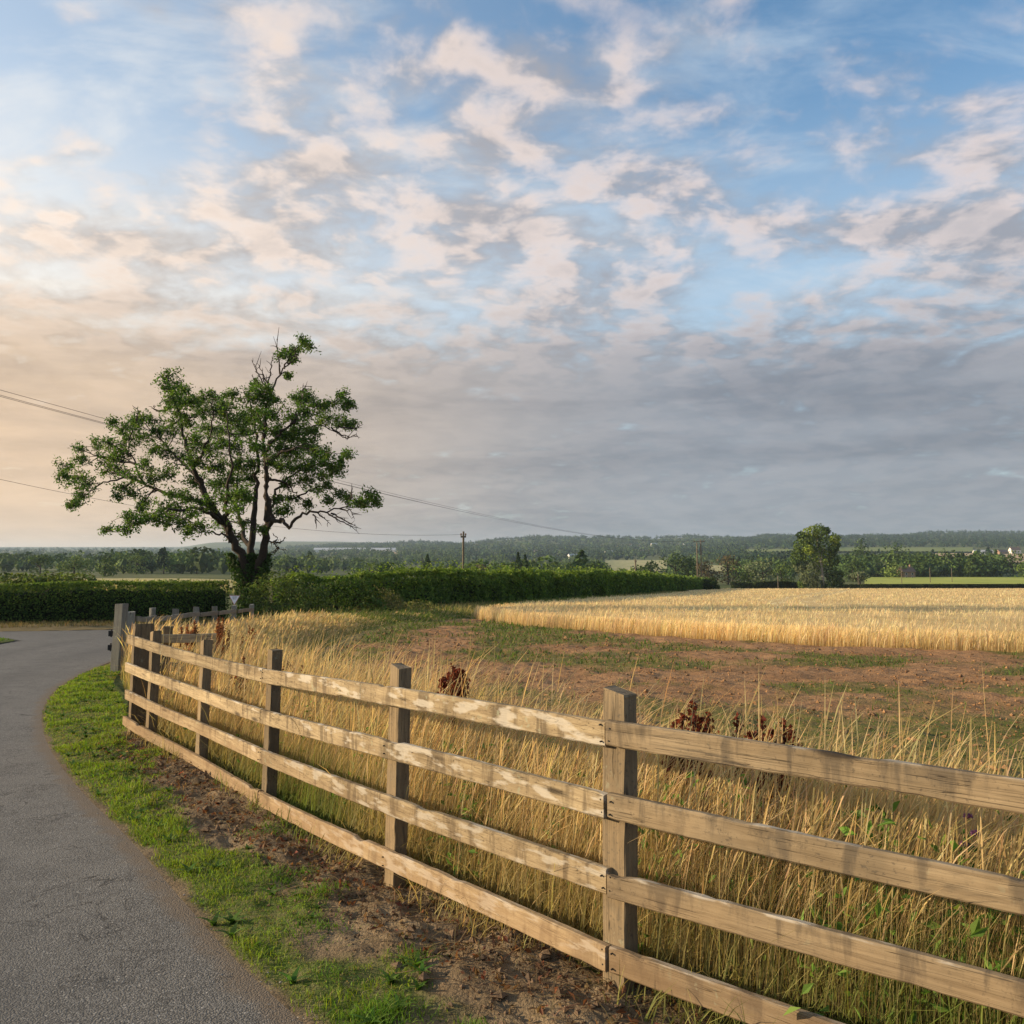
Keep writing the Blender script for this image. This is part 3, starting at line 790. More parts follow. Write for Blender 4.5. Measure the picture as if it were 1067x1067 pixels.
for r_i in range(4):
    for q, sg in enumerate(segs):
        pts = []
        for i in sg:
            pts.append([fp[i][0], fp[i][1], RZ[i] - .289 * r_i])
        pts = np.array(pts)
        # butt joints on the shared posts: leave a saw cut of a few millimetres
        a = pts[1] - pts[0]; a /= np.linalg.norm(a); b = pts[-1] - pts[-2]; b /= np.linalg.norm(b)
        pts[0] = pts[0] + a * .004 if q != 2 else pts[0] - a * .09
        pts[-1] = pts[-1] - b * .004
        sd_ = 100 + s_; s_ += 1
        pts[:, 2] += rng.normal(0, .005, len(pts))
        rail_mesh('rail', pts, .10, .036, M['rail_brown'] if q == 0 else M['rail'], fence, sd_)
# nail heads where rails meet the nearer posts
for i in (1, 2, 3, 4):
    d = seg_dir(i); nrm = np.array([d[1], -d[0]]); nrm = nrm if nrm[1] < 0 else -nrm
    for r_i in range(4):
        for s0 in ((-.022, .022) if i in (2, 4) else (0.0,)):
            for dz in (-.026, .024):
                p = fp[i] + d * (s0 + rng.normal(0, .003)); mb = MB()
                q = np.array([p[0], p[1], RZ[i] - .289 * r_i + dz + rng.normal(0, .004)]); n3 = np.array([nrm[0], nrm[1], 0])
                mb.add(*tube([q + n3 * .012, q + n3 * .0215, q + n3 * .0225], (.0036, .0036, .0025), 8))
                o = mb.build('nail_head', M['iron'], fence); o.location = -np.array(fence.location)
# ------------------------------------------------------------------ the old grey fence along the main road, and its big gate post
fb = np.array([FENCE_F[1][0], FENCE_F[1][1], float(zg(*FENCE_F[1]))])
fence2 = empty('rail_fence', fb, 'low grey weathered rail fence half hidden in dry grass along the main road', 'fence')
ff = np.array(FENCE_F)
for i in range(1, len(ff)):
    p = ff[i]; g = float(zg(*p)); d = ff[min(i + 1, len(ff) - 1)] - ff[i - 1]
    post_mesh('post', (p[0], p[1], g), math.atan2(d[1], d[0]), [1.1, 1.08, 1.13, 1.05, 1.05, 1.02, 1.0, .98][i], .13, .13, M['grey_post'], fence2, 70 + i, rng.normal(0, .03), roundp=(i == 2))
for k, hz_ in enumerate((.92, .62, .32)):
    for i in range(1, len(ff) - 1):
        a, b = ff[i], ff[i + 1]; nr = np.array([-(b - a)[1], (b - a)[0]]); nr /= np.hypot(*nr); nr = nr if nr[0] < 0 else -nr
        nr = -nr
        pts = []
        for tt in (0.03, .5, .97):
            q = a + (b - a) * tt + nr * .09
            pts.append([q[0], q[1], float(zg(*q)) + hz_ - .02 * i + (.012 * rng.normal() if k == 0 else 0)])
        rail_mesh('rail', pts, .11, .04, M['grey_rail'], fence2, 200 + 10 * k + i, .01)
# short return of the near fence at its far end
g7 = fp[7]
ret = empty('rail_fence', (-4.02, 10.35, float(zg(-4.02, 10.35))), 'short stub of pale rails and one square post behind the near fence end', 'fence')
post_mesh('post', (-4.02, 10.62, float(zg(-4.02, 10.62))), .3, 1.16, .10, .09, M['post'], ret, 91, .02)
post_mesh('post', (-3.62, 10.9, float(zg(-3.62, 10.9))), .3, 1.0, .15, .12, M['post'], ret, 92, .02)
for hz_ in (1.02, .70, .4):
    rail_mesh('rail', [(-4.25, 10.38, hz_ - .17), (-3.95, 10.55, hz_ - .19), (-3.5, 10.82, hz_ - .2)], .10, .036, M['rail'], ret, 95 + int(hz_ * 10))
# gate post
gp = empty('gate_post', (-7.40, 17.2, float(zg(-7.40, 17.2))), 'big square grey gate post with black hinge blocks at the lane edge', 'post')
post_mesh('post', (-7.40, 17.2, float(zg(-7.40, 17.2))), -.25, 1.28, .17, .17, M['grey_post'], gp, 88, .035)
for hz_ in (.42, .68):
    mb = MB(); mb.add(*box(-.17, -.07, -.05, .05, hz_, hz_ + .10)); mb.add(*tube([(-.135, 0, hz_ - .02), (-.135, 0, hz_ + .13)], .014, 8))
    mb.build('hinge', M['iron'], gp)

# ------------------------------------------------------------------ give way sign
sx0, sy0 = -10.05, 33.0; sg = float(zg(sx0, sy0)); top = 1.72 - (620 - 585) * sy0 / F_PX - sg
sign = empty('road_sign', (sx0, sy0, sg), 'small white inverted triangle give way sign in front of the dark hedges', 'sign')
def tri(w, y, z0, dz=0, hole=None):
    h = w * .866
    return np.array([(-w / 2, y, z0), (w / 2, y, z0), (0, y, z0 - h)])
def tri_slab(w, y0, y1, zt, m, name):
    a = tri(w, y0, zt); b = tri(w, y1, zt); V = np.concatenate([a, b])
    o = mesh_np(name, V, [np.array([(0, 2, 1), (3, 4, 5)]), np.array([(0, 1, 4, 3), (1, 2, 5, 4), (2, 0, 3, 5)])], m, None, False, sign); return o
tri_slab(.40, -.004, .010, top, M['red_sign'], 'plate')
tri_slab(.352, -.009, -.005, top - .013, M['white_sign'], 'panel')
def letters(txt, size, y, z, parent, m):
    c = bpy.data.curves.new('lettering', 'FONT'); c.body = txt; c.size = size; c.align_x = 'CENTER'; c.extrude = .0015
    tmp = bpy.data.objects.new('lettering', c); COL.objects.link(tmp)
    dg = bpy.context.evaluated_depsgraph_get(); me = bpy.data.meshes.new_from_object(tmp.evaluated_get(dg))
    bpy.data.objects.remove(tmp); bpy.data.curves.remove(c)
    o = bpy.data.objects.new('lettering', me); COL.objects.link(o); o.parent = parent
    o.location = (0, y, z); o.rotation_euler = (R(90), 0, 0); me.materials.append(m); return o
letters('GIVE', .075, -.011, top - .082, sign, M['black_sign'])
letters('WAY', .062, -.011, top - .142, sign, M['black_sign'])
mb = MB(); mb.add(*tube([(0, .035, -.2), (0, .035, top - .02)], .022, 10)); mb.build('pole', M['metal'], sign)
# ------------------------------------------------------------------ grasses, wheat and small growth
def scatter(poly, n):
    poly = np.asarray(poly, float); lo = poly.min(0); hi = poly.max(0)
    out = []
    need = n; area_f = 1.0
    while need > 0:
        p = rng.uniform(lo, hi, (max(need * 3, 200), 2)); p = p[inside(p[:, 0], p[:, 1], poly)]
        out.append(p[:need]); need -= len(p[:need])
    return np.concatenate(out)
WIND = R(8)                                            # stalks lean to the right
STRAW = np.array([.70, .54, .27]); STRAW2 = np.array([.60, .44, .20]); GREENB = np.array([.12, .18, .035]); OLIVE = np.array([.27, .25, .08])

def tall(P, hs, ws, kind, greenness, lk=1.0):
    n = len(P); B = np.column_stack([P, zg(P[:, 0], P[:, 1]) - .02])
    az = WIND + rng.normal(0, .75, n); lean = np.clip(rng.normal(.34, .17, n) * lk, .03, 1.1)
    face = rng.uniform(0, np.pi, n)
    face = np.where(rng.random(n) < .6, rng.normal(0, .6, n), face)
    g = greenness[:, None]
    if kind == 'stalk':
        c1 = np.where(rng.random((n, 1)) < .55, jit(STRAW, n, .14), jit(STRAW2, n, .16)); cm = c1 * .8 * (1 - .4 * g) + .4 * g * .8 * jit(OLIVE, n); c0 = jit(OLIVE, n) * (1 - g) * .9 + g * jit(GREENB, n)
        return blades(B, hs, ws, az, lean * .8, face, c0, c1, 7, 'head', .6, cm)
    c1 = jit(STRAW2, n, .2) * (1 - g) + g * jit((.22, .28, .06), n); c0 = jit(GREENB, n) * (.35 + .65 * g) + (1 - g) * .65 * jit(OLIVE, n)
    return blades(B, hs, ws, az + rng.normal(0, .8, n), lean * 1.9, face, c0, c1, 4, 'leaf', .5)

def band_points(n, tmin, tmax, seg=(0, len(FENCE) - 1), power=1.0):
    pth = smooth_path(np.array(FENCE), 400)
    k = rng.integers(0, 399, n); f = rng.random(n)
    c = pth[k] * (1 - f)[:, None] + pth[k + 1] * f[:, None]
    d = pth[k + 1] - pth[k]; d /= np.linalg.norm(d, axis=1)[:, None]
    nr = np.stack([d[:, 1], -d[:, 0]], -1); nr *= np.sign(nr[:, 1:2] + 1e-9)
    w = tmin + (tmax - tmin) * rng.random(n) ** power
    wig = 1 + .5 * (fbm(c[:, 0] * .9, c[:, 1] * .9, 3, 71) - .5)
    return c + nr * (w * wig)[:, None], w
def green_at(P, base=.0):
    return np.clip((fbm(P[:, 0] * .8, P[:, 1] * .8, 4, 77) - .46) * 3.0 + base + .45 * sstep(.5, 1.4, P[:, 0]) * (P[:, 1] < 6), 0, 1)
mb = MB()
P, w = band_points(27000, .14, 1.65, power=.9)
hs = np.clip(rng.normal(.86, .15, len(P)), .35, 1.25) * (1 - .25 * sstep(1.0, 1.65, w)) * (.9 + .25 * (fbm(P[:, 0], P[:, 1], 3, 79)))
k = np.maximum(1, np.hypot(P[:, 0], P[:, 1]) / 7.5)
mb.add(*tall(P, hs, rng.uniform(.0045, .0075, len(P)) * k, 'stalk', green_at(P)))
P, w = band_points(24000, .08, 1.75, power=.85)
hs = np.clip(rng.normal(.46, .16, len(P)), .12, .85) * (1 - .3 * sstep(1.0, 1.7, w)); k = np.maximum(1, np.hypot(P[:, 0], P[:, 1]) / 7)
mb.add(*tall(P, hs, rng.uniform(.003, .006, len(P)) * k, 'leaf', green_at(P, .22)))
# thin outliers along the soil edge
P, w = band_points(1500, 1.5, 2.5, power=1.6)
mb.add(*tall(P, np.clip(rng.normal(.5, .2, len(P)), .15, .95), rng.uniform(.005, .009, len(P)), 'stalk', green_at(P, .2)))
# the tallest heads against the soil on the right
P, w = band_points(1100, .5, 1.7)
mb.add(*tall(P, rng.uniform(.95, 1.38, len(P)), rng.uniform(.0045, .0075, len(P)), 'stalk', green_at(P, -.5), 1.7))
# short growth hanging through under the bottom rail
P, w = band_points(3200, -.10, .16)
keep = fbm(P[:, 0] * 1.8, P[:, 1] * 1.8, 3, 81) > .47; P = P[keep]
mb.add(*tall(P, rng.uniform(.06, .30, len(P)), rng.uniform(.004, .008, len(P)), 'leaf', green_at(P, .45)))
tag(mb.build('dry_grass', M['straw']), kind='stuff')

# the rough corner between the two fences
CORNER = [(-2.7, 9.0), (-4.0, 10.2), (-4.4, 10.8), (-5.5, 13.2), (-7.1, 16.6), (-7.6, 18.3), (-7.9, 22), (-8.35, 27), (-8.7, 32), (-8.4, 38), (-6.5, 43), (-3.2, 45.5), (-1.9, 43.6), (-4.2, 37), (-4.75, 30), (-4.5, 24), (-3.9, 19), (-3.0, 13), (-2.3, 9.6)]
mb = MB()
P = scatter(CORNER, 26000); keep = rng.random(len(P)) < np.clip(20 / P[:, 1], .35, 1.0); P = P[keep]
e, _ = poly_dist(P[:, 0], P[:, 1], SOIL_L); P = P[rng.random(len(P)) < .12 + .88 * sstep(.1, 1.5, e + .8 * (fbm(P[:, 0], P[:, 1], 3, 87) - .5))]
e, _ = poly_dist(P[:, 0], P[:, 1], SOIL_L); gfar = sstep(30, 40, P[:, 1]) * .8
dk = np.maximum(1, P[:, 1] / 8)
hs = np.clip(rng.normal(.92, .16, len(P)), .3, 1.3) * (.16 + .84 * sstep(.1, 2.6, e) ** .8) * (1 - .5 * gfar) * (.85 + .35 * fbm(P[:, 0] * .7, P[:, 1] * .7, 3, 83)) * (1 - .33 * sstep(14, 20, P[:, 1]))
mb.add(*tall(P, hs, rng.uniform(.007, .011, len(P)) * dk, 'stalk', np.clip(green_at(P, -.25) * .6 + gfar, 0, 1)))
P = scatter(CORNER, 14000); gfar = sstep(28, 38, P[:, 1]); dk = np.maximum(1, P[:, 1] / 8)
e, _ = poly_dist(P[:, 0], P[:, 1], SOIL_L)
mb.add(*tall(P, np.clip(rng.normal(.5, .15, len(P)), .15, .9) * (.25 + .75 * sstep(.1, 2.2, e)), rng.uniform(.006, .01, len(P)) * dk, 'leaf', np.clip(green_at(P, -.1) + gfar, 0, 1)))
# the strip of green under the tall hedge
STRIP = [(-11.5, 40), (-8.4, 37.5), (-6.0, 43), (-2.8, 44.5), (1.2, 56), (6.6, 79), (13, 96), (27, 146), (26, 152), (11, 96.5), (3.6, 79), (-2.4, 60), (-7, 50), (-11, 47.5)]
P = scatter(STRIP, 15000)
dk = np.maximum(1, P[:, 1] / 9)
straw_here = sstep(.45, .62, fbm(P[:, 0] * .25, P[:, 1] * .12, 3, 85))
mb.add(*tall(P, rng.uniform(.3, .8, len(P)), rng.uniform(.007, .011, len(P)) * dk, 'leaf', np.clip(.95 - .6 * straw_here, 0, 1)))
tag(mb.build('rough_grass', M['straw']), kind='stuff')

# short turf on the verge
mb = MB()
VP = [(-1.3, 1.2)] + [(x, y) for x, y in ROAD_R[1:13]] + [(-7.5, 17.6), (-6.6, 15.2), (-5.1, 12.2)] + FENCE[::-1] + [(3.2, .5)]
P = scatter(VP, 120000)
g = turf_mask(P[:, 0], P[:, 1]); pr = np.clip(g, 0, 1) * np.clip(7.0 / P[:, 1], .35, 1)
P = P[rng.random(len(P)) < pr * .95]; n = len(P)
v = fbm(P[:, 0] * 2.4, P[:, 1] * 2.4, 4, 91); dk = np.maximum(1, P[:, 1] / 5.0)
hs = rng.uniform(.018, .05, n) * (.45 + 1.35 * sstep(.35, .75, v)) ; hs = np.where(rng.random(n) < .015, hs * 2.0, hs)
z = zg(P[:, 0], P[:, 1]) + .006 + verge_amp(P[:, 0], P[:, 1], None)
c1 = jit((.29, .41, .035), n, .22, .10) * (1 - .35 * (v[:, None] - .4)); dry = rng.random(n) < .08 + .45 * (1 - sstep(.32, .55, v)); c1[dry] = jit((.36, .30, .13), int(dry.sum()), .2)
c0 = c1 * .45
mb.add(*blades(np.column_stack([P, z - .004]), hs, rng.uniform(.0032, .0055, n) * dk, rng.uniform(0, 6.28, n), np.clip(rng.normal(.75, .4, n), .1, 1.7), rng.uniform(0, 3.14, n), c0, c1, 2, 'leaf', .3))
# tufts standing in the bare earth
for (tx, ty, rr, nn, hh) in [(-.50, 3.62, .16, 420, .085), (-.42, 4.15, .14, 160, .05), (-.95, 4.45, .2, 320, .055), (-.15, 3.5, .10, 120, .06), (-1.25, 5.2, .22, 420, .06), (-1.0, 4.9, .16, 260, .065), (-.75, 4.0, .1, 80, .05), (.05, 3.05, .14, 160, .06), (-1.6, 6.1, .2, 260, .06), (-.2, 4.75, .08, 60, .08), (-1.9, 7.1, .12, 120, .07), (-.62, 3.35, .1, 120, .06)]:
    q = rng.normal(0, rr * .5, (nn, 2)) + (tx, ty); zz = zg(q[:, 0], q[:, 1]) + verge_amp(q[:, 0], q[:, 1], None)
    c1 = jit((.17, .31, .032), nn, .2, .08); fall = np.exp(-((q - (tx, ty)) ** 2).sum(1) / rr ** 2)
    mb.add(*blades(np.column_stack([q, zz]), hh * rng.uniform(.5, 1.25, nn) * (.4 + .6 * fall), rng.uniform(.003, .0055, nn), rng.uniform(0, 6.28, nn), np.clip(rng.normal(.8, .35, nn), .1, 1.6), rng.uniform(0, 3.14, nn), c1 * .4, c1, 3, 'leaf', .3))
# left-hand verge across the lane
P = scatter([(-30, 26), (-18.5, 25.8), (-14.9, 22), (-14.3, 25), (-14.7, 26.8), (-16.7, 28.3), (-22, 29), (-30, 28.7)], 9000); n = len(P); c1 = jit((.19, .31, .04), n, .2)
mb.add(*blades(np.column_stack([P, zg(P[:, 0], P[:, 1]) + .03]), rng.uniform(.05, .12, n), np.full(n, .022), rng.uniform(0, 6.28, n), rng.uniform(.2, 1, n), rng.normal(0, .5, n), c1 * .5, c1, 2, 'leaf', .3))
tag(mb.build('turf', M['grass']), kind='stuff')
# yellowed bank below the clipped hedge
mb = MB(); P = scatter([(-34, 31.9), (-18, 32.6), (-14.9, 34.0), (-11.5, 36.0), (-9, 37.5), (-11, 39), (-16, 36), (-19, 34.7), (-34, 33.4)], 9000); n = len(P)
c1 = jit((.34, .26, .11), n, .2); c1[::3] = jit((.13, .15, .04), len(c1[::3]))
mb.add(*blades(np.column_stack([P, zg(P[:, 0], P[:, 1]) + .05]), rng.uniform(.10, .34, n), np.full(n, .022), rng.uniform(0, 6.28, n), rng.uniform(.2, .9, n), rng.normal(0, .5, n), c1 * .5, c1, 3, 'leaf', .3))
tag(mb.build('bank_grass', M['straw']), kind='stuff')

# weedy edge of the straw strip beyond the clipped hedge
mb = MB(); P = np.column_stack([rng.uniform(-110, -14, 5200), rng.uniform(95, 150, 5200)]); P = P[(P[:, 0] / P[:, 1] > -.66) & (P[:, 0] / P[:, 1] < -.12)]; n = len(P)
c1 = jit((.20, .24, .05), n, .25); c1[::3] = jit((.50, .42, .18), len(c1[::3]))
mb.add(*blades(np.column_stack([P, zg(P[:, 0], P[:, 1])]), rng.uniform(.4, 1.15, n), np.full(n, .22), rng.uniform(0, 6.28, n), rng.uniform(.2, .9, n), rng.normal(0, .5, n), c1 * .6, c1, 2, 'leaf', .3))
tag(mb.build('tall_weeds', M['straw']), kind='stuff')

# weeds on the soil
mb = MB(); P = scatter([(8, 3.4), (1.0, 4.9), (-1.3, 8), (-2.6, 10), (-4.2, 20), (-4.7, 31), (-3.8, 40), (-1.6, 42.5), (1, 33.8), (6, 26), (12, 20.8), (19, 17.5), (16, 11)], 70000)
g = weed_mask(P[:, 0], P[:, 1]); P = P[rng.random(len(P)) < g * np.clip(8 / P[:, 1], .25, 1)]; n = len(P); dk = np.maximum(1, P[:, 1] / 8)
c1 = jit((.15, .22, .045), n, .25, .1); dry = rng.random(n) < .2; c1[dry] = jit((.33, .26, .12), int(dry.sum()))
mb.add(*blades(np.column_stack([P, zg(P[:, 0], P[:, 1]) + .02]), rng.uniform(.03, .13, n) * np.sqrt(dk), rng.uniform(.006, .012, n) * dk, rng.uniform(0, 6.28, n), rng.uniform(.2, 1.3, n), rng.normal(0, .7, n), c1 * .5, c1, 2, 'leaf', .3))
tag(mb.build('weeds', M['grass']), kind='stuff')
def clods(name, P, s, z, m):
    n = len(P); ico = np.array([(1, 0, 0), (-1, 0, 0), (0, 1, 0), (0, -1, 0), (0, 0, 1), (0, 0, -1)], float)
    tri_ = np.array([(0, 2, 4), (2, 1, 4), (1, 3, 4), (3, 0, 4), (2, 0, 5), (1, 2, 5), (3, 1, 5), (0, 3, 5)])
    V = ico[None] * s[:, None, None] * rng.uniform(.45, 1.3, (n, 6, 1)) * np.array([1, 1, .65]); V = V + rng.normal(0, .12, V.shape) * s[:, None, None]
    a = rng.uniform(0, 6.28, n); ca, sa = np.cos(a), np.sin(a)
    V = np.stack([V[..., 0] * ca[:, None] - V[..., 1] * sa[:, None], V[..., 0] * sa[:, None] + V[..., 1] * ca[:, None], V[..., 2]], -1)
    V = V + np.column_stack([P, z])[:, None]
    F = tri_[None] + (np.arange(n) * 6)[:, None, None]
    return mesh_np(name, V.reshape(-1, 3), F.reshape(-1, 3), m)
P = scatter([(7, 3.0), (1.0, 5.2), (-1.3, 8.4), (-2.6, 10.5), (-4.2, 20), (-4.6, 31), (1, 31), (6, 24), (12, 19), (14, 11)], 17000)
P = P[rng.random(len(P)) < np.clip(9 / P[:, 1], .3, 1)]; s = np.clip(rng.lognormal(-4.1, .5, len(P)), .008, .045) * np.maximum(1, P[:, 1] / 18)
tag(clods('soil_clods', P, s, zg(P[:, 0], P[:, 1]) + soil_amp(P[:, 0], P[:, 1], None) + .012 + s * .25, M['soil']), kind='stuff')
# crumbs, stones and dead stalks along the foot of the fence
P, w = band_points(5200, -.62, .25); f = rng.random(len(P)) < np.clip(1.15 - np.abs(w + .12) * 1.7, .06, 1); P = P[f]
s = np.clip(rng.lognormal(-4.75, .55, len(P)), .003, .032)
tag(clods('earth_crumbs', P, s, zg(P[:, 0], P[:, 1]) + verge_amp(P[:, 0], P[:, 1], None) + .006 + s * .3, M['clod']), kind='stuff')
P = np.concatenate([np.array(RN)[rng.integers(0, 150, 700)] + rng.normal(0, .05, (700, 2)), scatter(VP, 250)]); s = np.clip(rng.lognormal(-5.5, .45, len(P)), .002, .009)
tag(clods('gravel', P, s, zg(P[:, 0], P[:, 1]) + .008 + s * .3, M['stone']), kind='stuff')
mb = MB(); P, w = band_points(2600, -.55, .12, power=.6); n = len(P); a = rng.uniform(0, 6.28, n); L = rng.uniform(.04, .26, n)
c = jit((.30, .215, .115), n, .35); z = zg(P[:, 0], P[:, 1]) + verge_amp(P[:, 0], P[:, 1], None) + .012
c[::4] = jit((.10, .05, .028), len(c[::4]))
mb.add(*blades(np.column_stack([P, z]), L * .35, rng.uniform(.002, .005, n), a, rng.uniform(1.8, 3.2, n), a + 1.57, c * .7, c, 3, 'stem', .2))
P, w = band_points(2600, -.40, .20); n = len(P); c = jit((.15, .07, .035), n, .4, .12); c[::3] = jit((.24, .16, .085), len(c[::3])); z = zg(P[:, 0], P[:, 1]) + verge_amp(P[:, 0], P[:, 1], None) + .02
V, F = leaves(np.column_stack([P, z]), rng.uniform(.015, .05, n), .5, 1.2); mb.add(V, F, rep4(c))
tag(mb.build('leaf_litter', M['straw']), kind='stuff')
# broad-leaved weeds (dandelion, plantain) in the turf
mb = MB(); C_ = scatter(VP, 420); C_ = C_[turf_mask(C_[:, 0], C_[:, 1]) > .3]
for (x, y) in C_:
    m_ = rng.integers(4, 8); a = rng.uniform(0, 6.28) + np.linspace(0, 6.28, m_, endpoint=False); c1 = jit((.10, .19, .03), m_, .2); r_ = rng.uniform(.035, .085)
    z = zg(x, y) + float(verge_amp(np.array([x]), np.array([y]), None)[0]) + .004
    mb.add(*blades(np.column_stack([np.full(m_, x), np.full(m_, y), np.full(m_, z)]), np.full(m_, r_ * .9), np.full(m_, r_ * .35), a, rng.uniform(.9, 1.6, m_), a + 1.57, c1 * .7, c1, 4, 'leaf', .1))
tag(mb.build('ground_weeds', M['grass']), kind='stuff')
# soft green weeds among the tall grass on the near right
mb = MB()
P, w = band_points(60, .15, 1.2)
P = np.concatenate([P, np.array([(1.55, 3.35), (1.42, 3.5), (1.7, 3.5), (1.3, 3.35), (1.85, 3.3), (1.25, 3.7), (1.6, 3.9), (.9, 4.0), (.62, 4.2), (-.2, 5.2), (-.35, 5.5), (.2, 4.6), (1.95, 3.6), (1.1, 3.5), (1.35, 3.55), (1.5, 3.6), (1.45, 3.3), (1.6, 3.25), (1.7, 3.35), (1.4, 3.7), (1.3, 3.9), (1.75, 3.7), (1.2, 3.45), (1.55, 3.15), (1.8, 3.05), (2.0, 3.2)])])
for (x, y) in P:
    h = rng.uniform(.35, .8); n = int(rng.integers(22, 46)); t_ = rng.random(n) ** .8; sp = .05 + .10 * (1 - t_)
    q = np.column_stack([x + rng.normal(0, 1, n) * sp + .05 * t_, y + rng.normal(0, 1, n) * sp, zg(x, y) + .05 + h * t_])
    c = jit((.15, .26, .05), n, .22); V, F = leaves(q, rng.uniform(.035, .08, n), .42, .5); mb.add(V, F, rep4(c))
    st = np.array([(x, y, zg(x, y)), (x + .02, y, zg(x, y) + h * .5), (x + .05, y + .01, zg(x, y) + h)]); V, F = tube(st, (.003, .0025, .001), 4, False); mb.add(V, F, (.10, .14, .04))
tag(mb.build('green_weeds', M['grass']), kind='stuff')

# ------------------------------------------------------------------ docks and a thistle standing in the grass
DOCKS = [(-.36, 6.0, 1.02, 1.0, 'tall rust-red dock plant behind the rails between the two nearest posts, the biggest one'),
         (.80, 4.62, .93, .8, 'rust-red dock just right of the nearest post top, first of the cluster there'),
         (.93, 4.45, .98, .75, 'dark red dock spike beside a pale green stem, second right of the nearest post'),
         (1.13, 4.5, .92, .7, 'dark red dock peeping above the top rail, left one of three together'),
         (1.20, 4.36, .94, .75, 'dark red dock peeping above the top rail, middle one of three together'),
         (1.30, 4.43, .90, .7, 'dark red dock peeping above the top rail, right one of three together'),
         (-1.84, 8.3, .84, .7, 'small rust-red dock above the top rail near the third post, on the soil side'),
         (-2.12, 8.6, .92, .8, 'rust-red dock spike close to the right of the third nearest fence post'),
         (-2.46, 8.8, .88, .6, 'small reddish dock spike close to the left of the third nearest fence post'),
         (-4.35, 12.4, 1.0, 1.0, 'broad brownish red dock at the end of the near fence, left one'),
         (-4.05, 12.6, 1.02, 1.0, 'broad brownish red dock at the end of the near fence, middle one'),
         (-4.2, 13.3, 1.05, 1.0, 'broad brownish red dock at the end of the near fence, rear one'),
         (-3.6, 12.6, .98, .8, 'slim reddish dock standing alone in the straw grass right of the fence end')]
for (x, y, h, k, lab) in DOCKS:
    h *= 1.1; z = float(zg(x, y)); o = empty('dock_plant', (x, y, z), lab, 'plant', 'dock plants in the long grass')
    mb = MB(); ms = MB(); ml = MB()
    lean = rng.normal(0, .05, 2)
    main = np.array([(0, 0, 0), (lean[0] * .3, lean[1] * .3, h * .5), (lean[0], lean[1], h)])
    V, F = tube(smooth_path(main, 7), np.linspace(.006, .0025, 7), 5); mb.add(V, F)
    tops = [(main[2], .42 * h)]
    for q in range(int(5 * k) + 2):
        zz = rng.uniform(.45, .8) * h; b0 = np.array([lean[0] * zz / h, lean[1] * zz / h, zz]); a = rng.uniform(0, 6.28); L = rng.uniform(.16, .3) * h
        b1 = b0 + np.array([math.cos(a) * L * .35, math.sin(a) * L * .35, L]); V, F = tube([b0, (b0 + b1) / 2 + (math.cos(a) * .02, math.sin(a) * .02, 0), b1], (.003, .0025, .0015), 4); mb.add(V, F); tops.append((b1, L * .9))
    for (tp, L) in tops:
        V, F = tube([tp, tp - np.array([0, 0, L])], (.004, .006), 4); ms.add(V, F, (.13, .04, .022))
        n = int(170 * k); t_ = rng.random(n); rad = .017 * np.sin(np.clip(t_, .08, 1) * 3.0) + .005
        q = tp[None] - np.array([0, 0, 1.]) * (t_ * L)[:, None] + rng.normal(0, 1, (n, 3)) * rad[:, None] * (1, 1, .6)
        V, F = leaves(q, rng.uniform(.016, .030, n), .8, 0); ms.add(V, F, rep4(jit((.17, .045, .024) if y < 10 else (.27, .11, .045), n, .3, .08))); ms.build('seed_head', M['straw'], o); ms = MB()
    for q in range(5):
        a = rng.uniform(0, 6.28); c1 = jit((.12, .13, .035), 1, .2)
        ml.add(*blades(np.array([[0, 0, .02 + .06 * q]]), [.28], [.05], np.array([a]), [1.0], np.array([a + 1.57]), c1 * .6, c1, 5, 'leaf', .2)); ml.build('leaf', M['grass'], o); ml = MB()
    mb.build('stem', M['bark'], o)
th = (1.62, 3.42); z = float(zg(*th)); o = empty('thistle', (*th, z), 'green thistle with a small mauve flower behind the second rail on the right', 'plant')
mb = MB(); V, F = tube([(0, 0, 0), (.02, 0, .4), (.05, .01, .80)], (.004, .0035, .002), 5); mb.add(V, F, (.12, .17, .05))
n = 90; t_ = rng.random(n); q = np.column_stack([.05 * t_ + rng.normal(0, .06, n) * (1.1 - t_), rng.normal(0, .06, n) * (1.1 - t_), .06 + .7 * t_]); V, F = leaves(q, rng.uniform(.04, .09, n), .3, .5); mb.add(V, F, rep4(jit((.09, .16, .035), n)))
mb.build('foliage', M['grass'], o)
mb = MB()
for (fx, fz) in ((.05, .80), (.03, .70), (.075, .74)):
    n = 60; d = rng.normal(size=(n, 3)); d[:, 2] = abs(d[:, 2]) + .4; d /= np.linalg.norm(d, axis=1)[:, None]; V, F = leaves(np.array([fx, 0, fz]) + d * .014, .02, .25, .2); mb.add(V, F, rep4(jit((.34, .14, .30), n)))
mb.build('flower', M['flower'], o)

# ------------------------------------------------------------------ standing wheat
def track_dist(x, y):
    a, _ = poly_dist(x, y, [(14.6, 43.6), (18.7, 58), (27.4, 82), (42.4, 119), (72, 195), (90, 240)])
    b, _ = poly_dist(x, y, [(12.9, 44.2), (17.0, 58.6), (25.7, 83), (40.6, 120), (70, 196), (88, 241)])
    return np.minimum(a, b)
def wheat(P, hs, ws, seg):
    n = len(P); B = np.column_stack([P, zg(P[:, 0], P[:, 1])])
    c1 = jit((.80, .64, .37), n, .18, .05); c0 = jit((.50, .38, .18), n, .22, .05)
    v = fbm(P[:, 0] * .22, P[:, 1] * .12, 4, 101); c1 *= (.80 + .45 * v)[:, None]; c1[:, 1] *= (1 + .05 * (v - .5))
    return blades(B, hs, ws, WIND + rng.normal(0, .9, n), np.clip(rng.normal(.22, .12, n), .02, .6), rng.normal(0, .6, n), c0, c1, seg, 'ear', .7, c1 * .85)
mb = MB()
